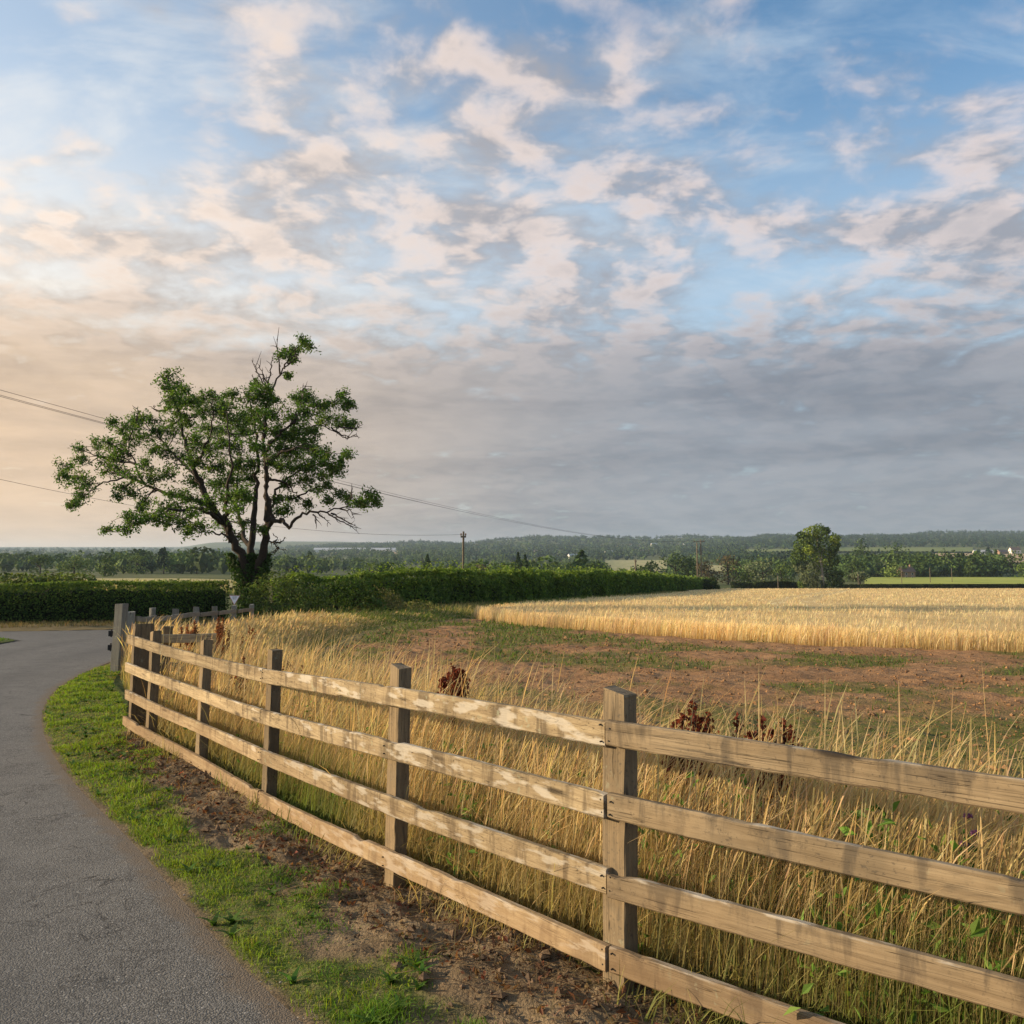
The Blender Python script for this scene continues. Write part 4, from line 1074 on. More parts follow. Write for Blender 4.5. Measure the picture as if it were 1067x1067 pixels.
wp = [tuple(p) for p in WHEAT_N] + [(34, 30), (20, 44), (12, 52), (.6, 55)]
P = scatter(wp, 36000); dn, _ = poly_dist(P[:, 0], P[:, 1], WHEAT_N)
P = P[rng.random(len(P)) < np.clip(1.2 - dn / 16, .35, 1)]
# thin green volunteers in front of the crop edge
dn, _ = poly_dist(P[:, 0], P[:, 1], WHEAT_N)
hs = rng.uniform(.52, .74, len(P)) * (.72 + .28 * sstep(0, .8, dn)) * (1 + .3 * (fbm(P[:, 0] * .5, P[:, 1] * .5, 3, 103) - .5)); ok = track_dist(P[:, 0], P[:, 1]) > .3
mb.add(*wheat(P[ok], hs[ok], rng.uniform(.016, .03, ok.sum()) * np.maximum(1, P[ok, 1] / 30), 4))
pth = smooth_path(np.array(WHEAT_N), 300); k = rng.integers(0, 299, 9000); P = pth[k] + rng.normal(0, .09, (9000, 2)) + np.stack([0 * k, rng.random(9000) * .4], -1)
mb.add(*wheat(P, rng.uniform(.35, .72, len(P)), rng.uniform(.014, .026, len(P)), 4))
wp2 = [(-1.4, 44), (.6, 55), (6.5, 78), (14, 98), (30, 155), (54, 236), (100, 250), (170, 253), (90, 120), (34, 40), (20, 44)]
# farther off the crop is shorter clumps, thinning with distance
def polar(n, d0, d1, p=1.0):
    d = d0 * (d1 / d0) ** (rng.random(n) ** p); u = rng.uniform(-.08, .72, n); return np.column_stack([u * d, d])
P = polar(72000, 33, 252, .8); P = P[inside(P[:, 0], P[:, 1], [(-1.5, 43.8), (.8, 55), (6.9, 78), (14.5, 98), (30.6, 155), (54.6, 236), (100, 251), (200, 253), (60, 70), (34, 32), (12, 36), (3, 40)])]
trk = 1 - sstep(.25, .6, track_dist(P[:, 0], P[:, 1]) - P[:, 1] * .001)
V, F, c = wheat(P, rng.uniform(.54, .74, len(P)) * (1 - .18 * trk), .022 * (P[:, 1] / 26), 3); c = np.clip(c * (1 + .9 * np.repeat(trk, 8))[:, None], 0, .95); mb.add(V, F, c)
tag(mb.build('wheat', M['straw']), kind='stuff')
# ------------------------------------------------------------------ hedges
def hedge(name, label, path, width, hfun, n, leafsz, cols, lump, spiky, inner=True, group=None, mat_='hedge_leaf'):
    """path: ground line of the front; leaves fill a shell of uneven depth round a solid core coloured dark as shade"""
    p = smooth_path(np.array(path, float), 600)
    b = (p[0][0], p[0][1], float(zg(*p[0]))); o = empty(name, b, label, 'hedge', group); b = np.array(b)
    s = np.concatenate([[0], np.cumsum(np.linalg.norm(np.diff(p, axis=0), axis=1))])
    d = np.gradient(p, axis=0); d /= np.linalg.norm(d, axis=1)[:, None]; nr = np.stack([-d[:, 1], d[:, 0]], -1)
    nr *= np.sign(nr[:, 1:2] + .01)
    # positions weighted so that the near end gets more, smaller leaves
    dist = np.hypot(p[:, 0], p[:, 1]); wgt = np.gradient(s) / dist ** 1.15; cdf = np.cumsum(wgt) / wgt.sum()
    u = np.searchsorted(cdf, rng.random(n)).clip(0, 598); fr = rng.random(n)
    base = p[u] * (1 - fr)[:, None] + p[u + 1] * fr[:, None]; ss_ = s[u] * (1 - fr) + s[u + 1] * fr
    H = hfun(ss_); a = rng.random(n)
    face = rng.random(n)
    lum = fbm(ss_ * lump[0], a * 3 + 5, 3, 111) - .5
    # cross-section: front face, top, back face
    top = face > .58; back = face > .90
    t = np.where(back, 1.0, np.where(top, (face - .58) / .32, 0.0)); zf = np.where(top & ~back, 1.0, rng.random(n) ** .85)
    rnd = .16 * (1 - np.abs(2 * t - 1) ** 4) * top
    depth = np.abs(rng.normal(0, .12, n)) * width * .5
    off = t * width + np.where(t <= 0, depth, np.where(back, -depth, 0))
    bulge = lump[1] * (fbm(ss_ * lump[0], zf * H * lump[0] + 3, 3, 113) - .5) * 2
    off = off + np.where(back, bulge, -bulge) * (1 - (top & ~back))
    z = zf * H + np.where(top & ~back, -np.abs(rng.normal(0, .06, n)) * H + lump[2] * (fbm(ss_ * lump[0] * 1.7, off * 1.5, 4, 117) - .5) * 2, 0)
    edge = sstep(.8, 1.0, zf) * (t <= 0); off = off + edge * width * .12 * spiky
    sp = rng.random(n) < .05 * spiky; z = np.where(sp & top & ~back, z + rng.uniform(0, .35, n) * spiky, z)
    q = base + nr[u] * off[:, None]
    P = np.column_stack([q, zg(q[:, 0], q[:, 1]) + np.maximum(z, .03)]) - b
    sz = leafsz * np.maximum(.8, np.hypot(q[:, 0], q[:, 1]) / 45.0) * rng.uniform(.7, 1.4, n)
    c = np.array([cols[k] for k in rng.choice(len(cols), n, p=[.5, .3, .2])]) * (1 + rng.normal(0, .2, (n, 1)))
    c *= (.75 + .6 * fbm(ss_ * .5, zf * 2, 3, 119))[:, None]
    lit_top = (zf > .8) & (rng.random(n) < .55); c[lit_top] = np.array(cols[2]) * (1 + rng.normal(0, .2, (int(lit_top.sum()), 1)))  # upper leaves take the pale tone: sunlit tops put into the colour
    c = np.clip(c, .004, 1)
    nrm3 = np.where((top & ~back)[:, None], np.array([0, 0, 1.2]), np.column_stack([-nr[u] * np.where(back, -1, 1)[:, None], np.full(n, .35)]))
    V, F = leaves(P, sz, .6, .2, nrm3, .75)
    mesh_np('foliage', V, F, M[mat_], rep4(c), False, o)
    # solid inner core, coloured dark so the gaps between leaves look shaded
    k = 160; pp = smooth_path(np.array(path, float), k); dd = np.gradient(pp, axis=0); dd /= np.linalg.norm(dd, axis=1)[:, None]; nn = np.stack([-dd[:, 1], dd[:, 0]], -1); nn *= np.sign(nn[:, 1:2] + .01)
    sp_ = np.concatenate([[0], np.cumsum(np.linalg.norm(np.diff(pp, axis=0), axis=1))]); HH = hfun(sp_)
    prof = [(.38, -.1), (.31, .25), (.32, .55), (.36, .74), (.5, .80), (.66, .74), (.70, .55), (.70, .25), (.64, -.1)]
    V = []
    for i in range(k):
        for (a_, z_) in prof:
            xy = pp[i] + nn[i] * (a_ * width + rng.normal(0, .05)); V.append((*xy, float(zg(*xy)) + z_ * HH[i] + rng.normal(0, .04)))
    V = np.array(V) - b; m_ = len(prof); i = np.arange(k - 1)[:, None] * m_; j = np.arange(m_ - 1)[None]
    F = np.stack([i + j, i + m_ + j, i + m_ + j + 1, i + j + 1], -1).reshape(-1, 4)
    mesh_np('dark_core', V, [F, np.array([list(range(m_)), list(range((k - 1) * m_, k * m_))[::-1]])], M['twigs'], None, False, o)
    return o
M['twigs'] = plain('hedge_core_shade', (.022, .026, .012), .95, .5, 5)  # near-black green, painting the shade inside the hedge onto its core
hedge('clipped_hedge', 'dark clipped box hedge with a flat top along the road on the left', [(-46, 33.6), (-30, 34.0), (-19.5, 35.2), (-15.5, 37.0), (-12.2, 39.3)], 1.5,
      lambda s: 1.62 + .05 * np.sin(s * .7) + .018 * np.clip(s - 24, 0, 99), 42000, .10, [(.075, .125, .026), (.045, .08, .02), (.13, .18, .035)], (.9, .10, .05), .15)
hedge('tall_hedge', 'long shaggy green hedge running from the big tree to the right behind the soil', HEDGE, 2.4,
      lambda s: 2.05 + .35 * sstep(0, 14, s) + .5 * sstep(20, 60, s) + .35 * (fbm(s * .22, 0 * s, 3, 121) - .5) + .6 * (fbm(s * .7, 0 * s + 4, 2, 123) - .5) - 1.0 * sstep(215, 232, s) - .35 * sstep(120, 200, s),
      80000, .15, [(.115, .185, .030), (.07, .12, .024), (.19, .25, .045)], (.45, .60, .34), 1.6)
# ------------------------------------------------------------------ bushes
def bush(name, label, x, y, rx, ry, h, n, sz, col, group=None, cat='bush', stems=True, holes=.0):
    z = float(zg(x, y)); o = empty(name, (x, y, z), label, cat, group)
    d = rng.normal(size=(n, 3)); d[:, 2] = np.abs(d[:, 2]) * .9; d /= np.linalg.norm(d, axis=1)[:, None]
    r = 1 - np.abs(rng.normal(0, .16, n)); lob = .62 + .75 * fbm(d[:, 0] * 2.4 + x, d[:, 1] * 2.4 + d[:, 2] * 2.1 + y, 3, 131)
    P = d * (r * lob)[:, None] * (rx, ry, h); P[:, 2] = np.maximum(P[:, 2], .05) + .04 * h
    c = jit(col, n, .25, .08); c *= (.75 + .5 * fbm(P[:, 0] * 2 / rx, P[:, 2] * 2 / h, 3, 133))[:, None]
    V, F = leaves(P, sz * rng.uniform(.7, 1.3, n), .55, .3, d * .8, .8); mesh_np('foliage', V, F, M['hedge_leaf'], rep4(c), False, o)
    mb = MB()
    for k in range(9):
        a = rng.uniform(0, 6.28); e = np.array([math.cos(a) * rx * .55, math.sin(a) * ry * .55, h * rng.uniform(.5, .8)])
        V, F = tube([(e[0] * .1, e[1] * .1, -.05), e * (.5, .5, .6), e], (.03 * h / 2, .02 * h / 2, .006), 5); mb.add(V, F)
    mb.build('stems', M['bark'], o)
    return o
bush('bush', 'rounded pale-tipped bush beside the give way sign at the foot of the big tree', -10.0, 39.6, 2.1, 1.3, 1.85, 4200, .13, (.10, .135, .04))
bush('bush', 'second rounded bush, darker green, between the sign bush and the tall hedge', -7.9, 43.0, 2.2, 1.5, 2.0, 4200, .14, (.075, .12, .025))
bush('bush', 'faded brownish-green shrub in front of the tall hedge by the soil corner', -6.35, 44.0, 1.5, 1.0, 1.35, 2200, .12, (.20, .19, .075))
bush('bush', 'low dull brown scrub at the foot of the tall hedge left of the soil corner', -4.9, 46.0, 1.5, .9, .8, 1300, .13, (.17, .17, .06))
bush('bush', 'big soft green bush at the left edge of the picture beyond the clipped hedge', xat(42, 74), 74, 5.4, 3, 2.7, 3600, .36, (.115, .15, .035))
bush('bush', 'low green bush beyond the clipped hedge left of the trunk of the big tree', xat(185, 100), 100, 5, 3, 1.5, 1500, .4, (.11, .15, .03))
bush('bush', 'dark bushy end of the tall hedge below the twin-legged pole', xat(738, 205), 205, 2.4, 2.0, 3.3, 900, .5, (.05, .075, .02))
# ------------------------------------------------------------------ the ash tree
TY = 43.0; TB = at(262, 612, TY); TB[2] = float(zg(TB[0], TB[1]))
ash = empty('ash_tree', TB, 'big ragged ash tree with ivy on its forked trunk and bare twigs at the top', 'tree')
LIMBS = {  # (px, row, metres nearer/farther), start radius, end radius
    'l1': ([(258, 612, 0), (256, 590, 0), (247, 570, -.3), (238, 553, -.5), (224, 533, -.9), (209, 505, -1.2), (201, 488, -1.5), (196, 466, -1.6), (188, 440, -1.7), (180, 410, -1.6), (175, 392, -1.5)], .36, .03),
    'l2': ([(226, 536, -.9), (205, 521, -.4), (185, 517, .3), (165, 511, .8), (150, 503, 1.2), (142, 484, 1.6), (134, 462, 1.8), (140, 445, 1.8)], .15, .025),
    'l3': ([(150, 503, 1.2), (128, 497, 1.5), (108, 503, 1.5), (96, 510, 1.2), (84, 520, 1.0)], .10, .02),
    'l4': ([(142, 484, 1.6), (120, 478, 2.3), (100, 474, 2.6), (84, 470, 2.4)], .08, .02),
    'l5': ([(232, 545, -.7), (212, 531, -2.0), (196, 529, -2.8), (176, 534, -3.3), (155, 540, -3.6), (138, 548, -3.6), (112, 553, -3.4)], .13, .015),
    'l6': ([(243, 564, -.4), (232, 556, -1.1), (218, 556, -1.6), (204, 551, -2.0)], .08, .02),
    'l7': ([(216, 518, -1.1), (205, 497, .6), (185, 478, 1.6), (165, 455, 2.2), (150, 440, 2.4)], .14, .02),
    'l8': ([(201, 488, -1.5), (215, 465, -2.8), (222, 440, -3.4), (222, 415, -3.6)], .11, .02),
    'l9': ([(238, 553, -.5), (236, 520, -2.5), (240, 490, -3.6), (238, 455, -4.0), (236, 428, -4.0)], .16, .02),
    'c1': ([(263, 612, .2), (262, 590, .3), (261, 565, .6), (264, 540, .8), (267, 510, 1.0), (268, 480, 1.2), (266, 450, 1.2), (262, 420, 1.1), (258, 408, 1.0)], .30, .03),
    'c2': ([(262, 575, .5), (250, 545, 2.6), (247, 510, 3.6), (250, 475, 4.2), (244, 440, 4.4)], .16, .02),
    'r1': ([(267, 612, 0), (270, 590, -.1), (276, 566, -.3), (278, 540, -.4), (277, 505, -.5), (276, 475, -.5), (275, 445, -.5), (280, 420, -.4), (287, 398, -.3), (293, 388, -.2), (302, 378, -.1), (314, 359, 0)], .33, .02),
    'r2': ([(278, 553, -.3), (284, 543, -1.0), (294, 543, -1.6), (300, 549, -2.0), (308, 541, -2.3), (318, 535, -2.6), (335, 534, -2.8), (352, 531, -2.9), (372, 528, -2.8), (390, 522, -2.6)], .15, .015),
    'r3': ([(277, 500, -.5), (292, 501, .8), (302, 507, 1.4), (310, 517, 1.8), (325, 524, 2.0)], .10, .015),
    'r4': ([(276, 470, -.5), (288, 455, -1.4), (302, 442, -2.0), (312, 428, -2.3), (316, 404, -2.2)], .12, .012),
    'r5': ([(280, 463, -.7), (300, 452, .8), (320, 446, 1.6), (335, 443, 2.0), (348, 450, 2.2), (360, 455, 2.2), (374, 445, 2.1)], .10, .012),
    'r6': ([(281, 545, -.4), (284, 522, 1.4), (292, 505, 2.2), (310, 492, 2.8), (330, 485, 3.0), (356, 480, 2.9)], .13, .02),
    'r7': ([(276, 480, -.5), (296, 472, -2.2), (316, 466, -3.0), (338, 471, -3.2)], .11, .02),
    'r8': ([(302, 442, -2.0), (322, 425, -1.6), (342, 420, -1.2), (360, 415, -1.0)], .07, .015),
    'r9': ([(310, 517, 1.8), (330, 508, 2.4), (348, 510, 2.4), (366, 516, 2.2)], .06, .012)}
def wood_p(px, py, dy): return at(px, py, TY + dy) - TB
mb = MB(); SAMP = []; SRAD = []
for nm, (pts, r0, r1) in LIMBS.items():
    q = np.array([wood_p(*p) for p in pts])
    if nm in ('l1', 'c1', 'r1'): q[0] = (q[0][0], q[0][1], -.3)
    n_ = max(10, len(pts) * 4); sp_ = smooth_path(q, n_)
    sp_[1:-1] += rng.normal(0, .05, sp_[1:-1].shape); r0 = r0 * .82; rr = r1 + (r0 - r1) * (1 - np.linspace(0, 1, n_)) ** 1.25
    if nm in ('l1', 'c1', 'r1'): rr[:3] *= (1.25, 1.12, 1.04)
    V, F = tube(sp_, rr, 9 if r0 > .15 else 6, True, .10); mb.add(V, F)
    a_ = 4 if r0 > .3 else 2; SAMP.append(sp_[a_:]); SRAD.append(rr[a_:])
SAMP = np.concatenate(SAMP); SRAD = np.concatenate(SRAD)
mb.build('trunk', M['bark'], ash, True)
CL = """72,487,9 80,498,9 65,497,6 92,505,9 88,515,7 80,524,6 73,527,5 85,478,6 100,463,7 84,468,5 113,462,10 120,475,10 130,470,10 108,478,9
118,440,6 127,447,8 138,440,8 148,438,8 160,437,8 165,450,10 150,455,10 135,458,10 112,490,8 125,490,9 140,497,9 150,485,9 128,508,7 138,515,6 150,523,7 122,518,5
147,530,5 160,500,10 175,495,9 172,470,10 185,478,10 160,470,8 176,450,9 175,393,8 172,405,7 183,403,7 193,407,6 180,415,9 190,422,10 178,425,8 195,435,10 200,418,7 185,440,10
210,415,6 222,413,6 212,430,8 225,428,8 235,425,8 245,440,10 215,447,8 232,450,10 205,460,9 220,470,10 240,465,11 225,485,9 205,480,9 250,485,10 240,500,10 225,505,9 205,500,9
250,515,10 235,520,9 245,530,9 215,525,8 195,520,9 180,515,8 185,530,8 200,535,8 172,530,8 165,540,7 178,540,8 190,545,7 205,548,8 150,540,7 140,545,7 130,552,5 112,552,4
230,545,7 198,555,6 135,537,6 262,415,8 270,410,9 280,418,8 268,430,10 258,435,8 283,432,8 275,445,9 255,450,8 265,465,8 240,411,6 268,402,6 278,404,6
293,370,5 300,367,6 308,365,6 315,357,6 320,360,6 305,375,4 300,392,3 310,415,6 322,415,8 335,423,8 345,420,7 357,412,6 362,420,6 365,423,5 320,430,9 335,437,8 350,437,8 360,443,7
367,442,5 305,437,8 312,450,9 325,450,8 300,455,8 290,470,9 305,472,10 320,465,9 330,470,8 340,472,5 295,485,9 310,488,9 325,485,9 338,480,6 280,480,9 345,487,7 355,482,6 363,473,5
335,495,7 320,500,8 330,510,6 342,505,6 350,490,7 355,515,6 343,520,6 363,520,6 372,523,5 385,515,6 392,522,5 320,525,4 300,530,4 305,520,4 380,525,5 300,505,5
255,545,6 240,555,5 262,500,6 258,520,6 290,520,5 292,533,5 272,552,4 250,560,4 262,485,7 290,450,6"""
mc = MB(); tw = MB()
SPX = CX + SAMP[:, 0] * 0
for tok in CL.split():
    px, py, r_ = [float(v) for v in tok.split(',')]
    c0 = wood_p(px, py, 0)
    dpl = np.hypot(SAMP[:, 0] - c0[0], SAMP[:, 2] - c0[2]); k = int(np.argmin(dpl + .05 * rng.random(len(dpl))))
    yo = SAMP[k][1] + rng.normal(0, .55) * (1 + .1 * r_); cpos = wood_p(px, py, yo)
    rr = r_ * (1.22 + .22 * (195 < px < 330 and 410 < py < 530)) * (TY + yo) / F_PX
    a = SAMP[k]
    if np.linalg.norm(cpos - a) > .12:
        mid = (a + cpos) / 2 + rng.normal(0, .14, 3) + (0, 0, .10)
        rt = min(SRAD[k] * .75, .022 + .016 * np.linalg.norm(cpos - a)); V, F = tube(smooth_path([a, mid, cpos], 8), np.linspace(rt, .009, 8), 5, False, .1); tw.add(V, F)
    sprays = int(6 + r_ * (1.8 + 1.5 * (195 < px < 330 and 410 < py < 530)) )
    for q in range(sprays):
        d = rng.normal(size=3); d /= np.linalg.norm(d); e = cpos + d * rr * rng.uniform(.35, 1.45) * (1.15, 1.15, .85)
        V, F = tube([cpos, (cpos + e) / 2 + rng.normal(0, .04, 3), e], (.010, .007, .004), 3, False); tw.add(V, F)
        nl = int(rng.integers(11, 20)); t_ = rng.uniform(.45, 1.15, nl)
        P = cpos + (e - cpos) * t_[:, None] + rng.normal(0, .085, (nl, 3))
        tone = np.array([(.095, .175, .026), (.06, .115, .022), (.15, .225, .036), (.12, .16, .04)][rng.choice(4, p=[.4, .28, .2, .12])])
        V, F = leaves(P, rng.uniform(.10, .20, nl), .42, .45); mc.add(V, F, rep4(jit(tone, nl, .2)))
# bare dead twigs
for tops in [[(276, 404), (268, 388), (262, 374)], [(278, 402), (272, 385), (268, 378)], [(279, 400), (282, 386), (284, 372)], [(280, 402), (274, 392), (266, 387)], [(292, 390), (290, 372), (288, 352)], [(296, 384), (302, 372), (310, 362)], [(300, 380), (307, 374), (311, 370)], [(274, 402), (266, 396), (261, 391)],
             [(345, 445), (355, 452), (362, 456), (372, 450)], [(352, 444), (366, 446), (378, 443)], [(340, 534), (350, 540), (360, 545), (372, 552)], [(345, 535), (358, 541), (374, 549)], [(330, 534), (336, 540), (344, 546)], [(326, 536), (330, 541), (329, 545)], [(355, 531), (366, 533), (369, 541)],
             [(277, 563), (286, 567), (292, 571), (300, 573)], [(286, 567), (294, 564), (297, 560)], [(284, 566), (289, 561), (285, 557)], [(290, 570), (284, 576), (280, 580)], [(176, 394), (175, 385)], [(143, 438), (144, 424)], [(172, 428), (162, 428), (160, 421)], [(316, 410), (318, 402)], [(306, 436), (312, 420), (316, 402)], [(200, 418), (196, 408)], [(366, 520), (366, 505)]]:
    q = [wood_p(a, b, rng.normal(0, .4) - .3) for a, b in tops]; n_ = len(q) * 3; pp_ = smooth_path(q, n_) + rng.normal(0, .03, (n_, 3)); V, F = tube(pp_, np.linspace(.045, .010, n_), 4, False, .1); tw.add(V, F)
    for k in range(2, n_ - 1):
        dr = pp_[-1] - pp_[0]; L_ = np.linalg.norm(dr); e = pp_[k] + (dr / L_ * .5 + rng.normal(0, .55, 3)) * L_ * .26; V, F = tube([pp_[k], (pp_[k] + e) / 2 + rng.normal(0, .03, 3), e], (.020, .014, .007), 4, False); tw.add(V, F)
tw.build('twigs', M['bark'], ash)
mc.build('crown', M['leaf'], ash)
mi = MB(); n = 5200
stem = rng.choice(3, n); zt = rng.random(n) ** .8 * 3.1
cx = np.stack([np.interp(zt, [0, 1.2, 2.0, 3.1], [-.18, -.22, -.55, -1.05]), np.interp(zt, [0, 1.2, 3.1], [.05, .0, -.02]), np.interp(zt, [0, 1.2, 2.2, 3.1], [.22, .30, .55, .66])], -1)[np.arange(n), stem]
th_ = rng.uniform(0, 6.28, n); rd = (.48 - .12 * zt) * (.75 + .6 * fbm(th_ * 1.5, zt * 1.7, 3, 161)) + rng.normal(0, .09, n); P = np.column_stack([cx + np.cos(th_) * rd, np.sin(th_) * rd, zt])
V, F = leaves(P, rng.uniform(.09, .16, n), .8, .1, np.column_stack([np.cos(th_), np.sin(th_), 0 * th_])); mi.add(V, F, rep4(jit((.045, .085, .018), n, .3)))
mi.build('ivy', M['hedge_leaf'], ash)
# ------------------------------------------------------------------ trees farther off
def crown_mesh(name, w, h, n, sz, cols, shape='round', lean=0, seed=0, z0=.12):
    """leaf clumps over an uneven crown made of several boughs; unit metres, base at z=0"""
    r = np.random.default_rng(seed); nb = 9 if shape != 'cone' else 1
    P = []; N_ = []
    if shape == 'cone':
        t = r.random(n) ** .7; th = r.uniform(0, 6.28, n); rad = (1 - t) * w / 2 * (.75 + .5 * fbm(th * 2, t * 8, 2, seed)) * (1 - np.abs(r.normal(0, .2, n)))
        P = np.column_stack([np.cos(th) * rad, np.sin(th) * rad, h * (z0 + (1 - z0) * t)]); N_ = np.column_stack([np.cos(th), np.sin(th), 0 * th + .4])
    else:
        cs = []
        for k in range(nb):
            a = r.uniform(0, 6.28); q = r.random() ** .5; zz = r.uniform(.12, .80) if shape == 'round' else r.uniform(.2, .86)
            env = math.sqrt(max(.05, 1 - ((zz - .42) / .62) ** 2)); cs.append((math.cos(a) * q * w * .30 * env, math.sin(a) * q * w * .30 * env, zz * h, w * r.uniform(.20, .30), h * r.uniform(.14, .22)))
        cs.append((0, 0, h * .5, w * .34, h * .38)); cs.append((w * .05, 0, h * .82, w * .2, h * .17))
        for (cx_, cy_, cz, rw, rh) in cs:
            m_ = n // len(cs); d = r.normal(size=(m_, 3)); d /= np.linalg.norm(d, axis=1)[:, None]; q = 1 - np.abs(r.normal(0, .18, m_))
            P.append(np.array([cx_, cy_, cz]) + d * q[:, None] * (rw, rw, rh)); N_.append(d)
        P = np.concatenate(P); N_ = np.concatenate(N_)
    n = len(P)
    global rng; keep = rng; rng = r
    c = np.array(cols)[r.choice(len(cols), n)] * (1 + r.normal(0, .18, (n, 1))); c *= (.72 + .6 * fbm(P[:, 0] * 3.2 / w, P[:, 2] * 3.2 / h, 3, seed + 2))[:, None]
    V, F = leaves(P, sz * r.uniform(.7, 1.4, n), .75, .2, N_ * .9, .8); rng = keep
    return V, F, rep4(np.clip(c, .004, 1))
def tree(name, label, px, Y, h, w, cols, n=420, sz=.9, shape='round', group=None, seed=0, trunk=.35, rows=None):
    x = xat(px, Y); z = float(zg(x, Y)); o = empty(name, (x, Y, z), label, 'tree', group)
    V, F, c = crown_mesh('crown', w, h, n, sz, cols, shape, 0, seed); mesh_np('crown', V, F, M['far_leaf'], c, False, o)
    mb = MB(); V, F = tube([(0, 0, -.3), (.1, 0, h * .25), (0, .1, h * .55), (.05, 0, h * .8)], (trunk, trunk * .8, trunk * .5, trunk * .15), 7); mb.add(V, F)
    for k in range(4):
        a = rng.uniform(0, 6.28); zz = h * rng.uniform(.25, .5); V, F = tube([(0, 0, zz), (math.cos(a) * w * .15, math.sin(a) * w * .15, zz + h * .12), (math.cos(a) * w * .3, math.sin(a) * w * .3, zz + h * .2)], (trunk * .5, trunk * .35, trunk * .12), 5); mb.add(V, F)
    mb.build('trunk', M['bark'], o); return o
DK = [(.042, .075, .026), (.055, .092, .028), (.075, .115, .03)]; MD = [(.075, .125, .03), (.095, .145, .034), (.12, .165, .038)]
LT = [(.14, .19, .045), (.165, .215, .055), (.11, .165, .04)]; YG = [(.19, .25, .04), (.14, .21, .03), (.23, .28, .05)]; FD = [(.020, .044, .024), (.028, .056, .028), (.042, .074, .03)]; GY = [(.12, .145, .075), (.15, .17, .09), (.09, .12, .05)]; RD = [(.11, .095, .05), (.14, .10, .055), (.08, .085, .035)]
# the poplar standing at the end of the wheat
PX_, PY_ = 849, 256.0
x = xat(PX_, PY_); z = float(zg(x, PY_)); pop = empty('poplar_tree', (x, PY_, z), 'tall full-crowned green tree standing alone at the far edge of the wheat', 'tree')
S = PY_ / F_PX
CL2 = [(846, 556, 9), (852, 553, 8), (858, 557, 9), (866, 562, 7), (840, 562, 9), (834, 570, 9), (848, 566, 12), (860, 570, 11), (868, 573, 6), (832, 580, 9), (842, 580, 12), (855, 582, 12), (866, 584, 7), (831, 590, 8), (840, 594, 10), (850, 594, 10), (862, 595, 9), (832, 601, 8), (842, 605, 8), (864, 603, 9), (870, 607, 6), (833, 608, 6), (838, 573, 6), (827, 586, 4), (872, 598, 4), (863, 553, 5), (836, 558, 5), (872, 568, 4), (858, 610, 6), (848, 609, 6)]
mb = MB()
for (a, b, r_) in CL2:
    n = int(90 + r_ * 34); d = rng.normal(size=(n, 3)); d /= np.linalg.norm(d, axis=1)[:, None]; q = 1 - np.abs(rng.normal(0, .2, n))
    c0 = np.array([(a - PX_) * S, rng.normal(0, 2.2), EYE + (585 - b) * S - z]); P = c0 + d * q[:, None] * r_ * S * (.86, 1.0, .9) * (.7 + .6 * fbm(d[:, 0] * 3 + a, d[:, 2] * 3 + b, 2, 5))[:, None]; P[:, 2] = np.maximum(P[:, 2], .2)
    low_ = b > 588 and a < 850
    cols = np.array(GY if (low_ and rng.random() < .6) else (YG if rng.random() < .30 else (MD if rng.random() < .6 else DK)))
    V, F = leaves(P, rng.uniform(.38, .75, n), .7, .2, d * .8, .8); mb.add(V, F, rep4(np.clip(cols[rng.choice(3, n)] * (1 + rng.normal(0, .2, (n, 1))), .01, 1)))
mb.build('crown', M['far_leaf'], pop)
mb = MB(); V, F = tube([(1.05, -1.9, -.3), (1.1, -1.7, 3), (1.0, -1.2, 6.5), (.6, 0, 11), (.4, 0, 15)], (.36, .33, .28, .18, .06), 8); mb.add(V, F)
for (ex, ey, ez) in ((-3.5, -1, 8.5), (3.8, .5, 10), (-2, 1, 12), (2.2, -1, 13), (-4.2, 0, 5.5), (3.6, 0, 5)):
    V, F = tube([(1.0, -1.2, ez * .45), (ex * .5, ey, ez * .75), (ex, ey, ez)], (.16, .1, .03), 6); mb.add(V, F)
mb.build('trunk', M['pale_bark'], pop)
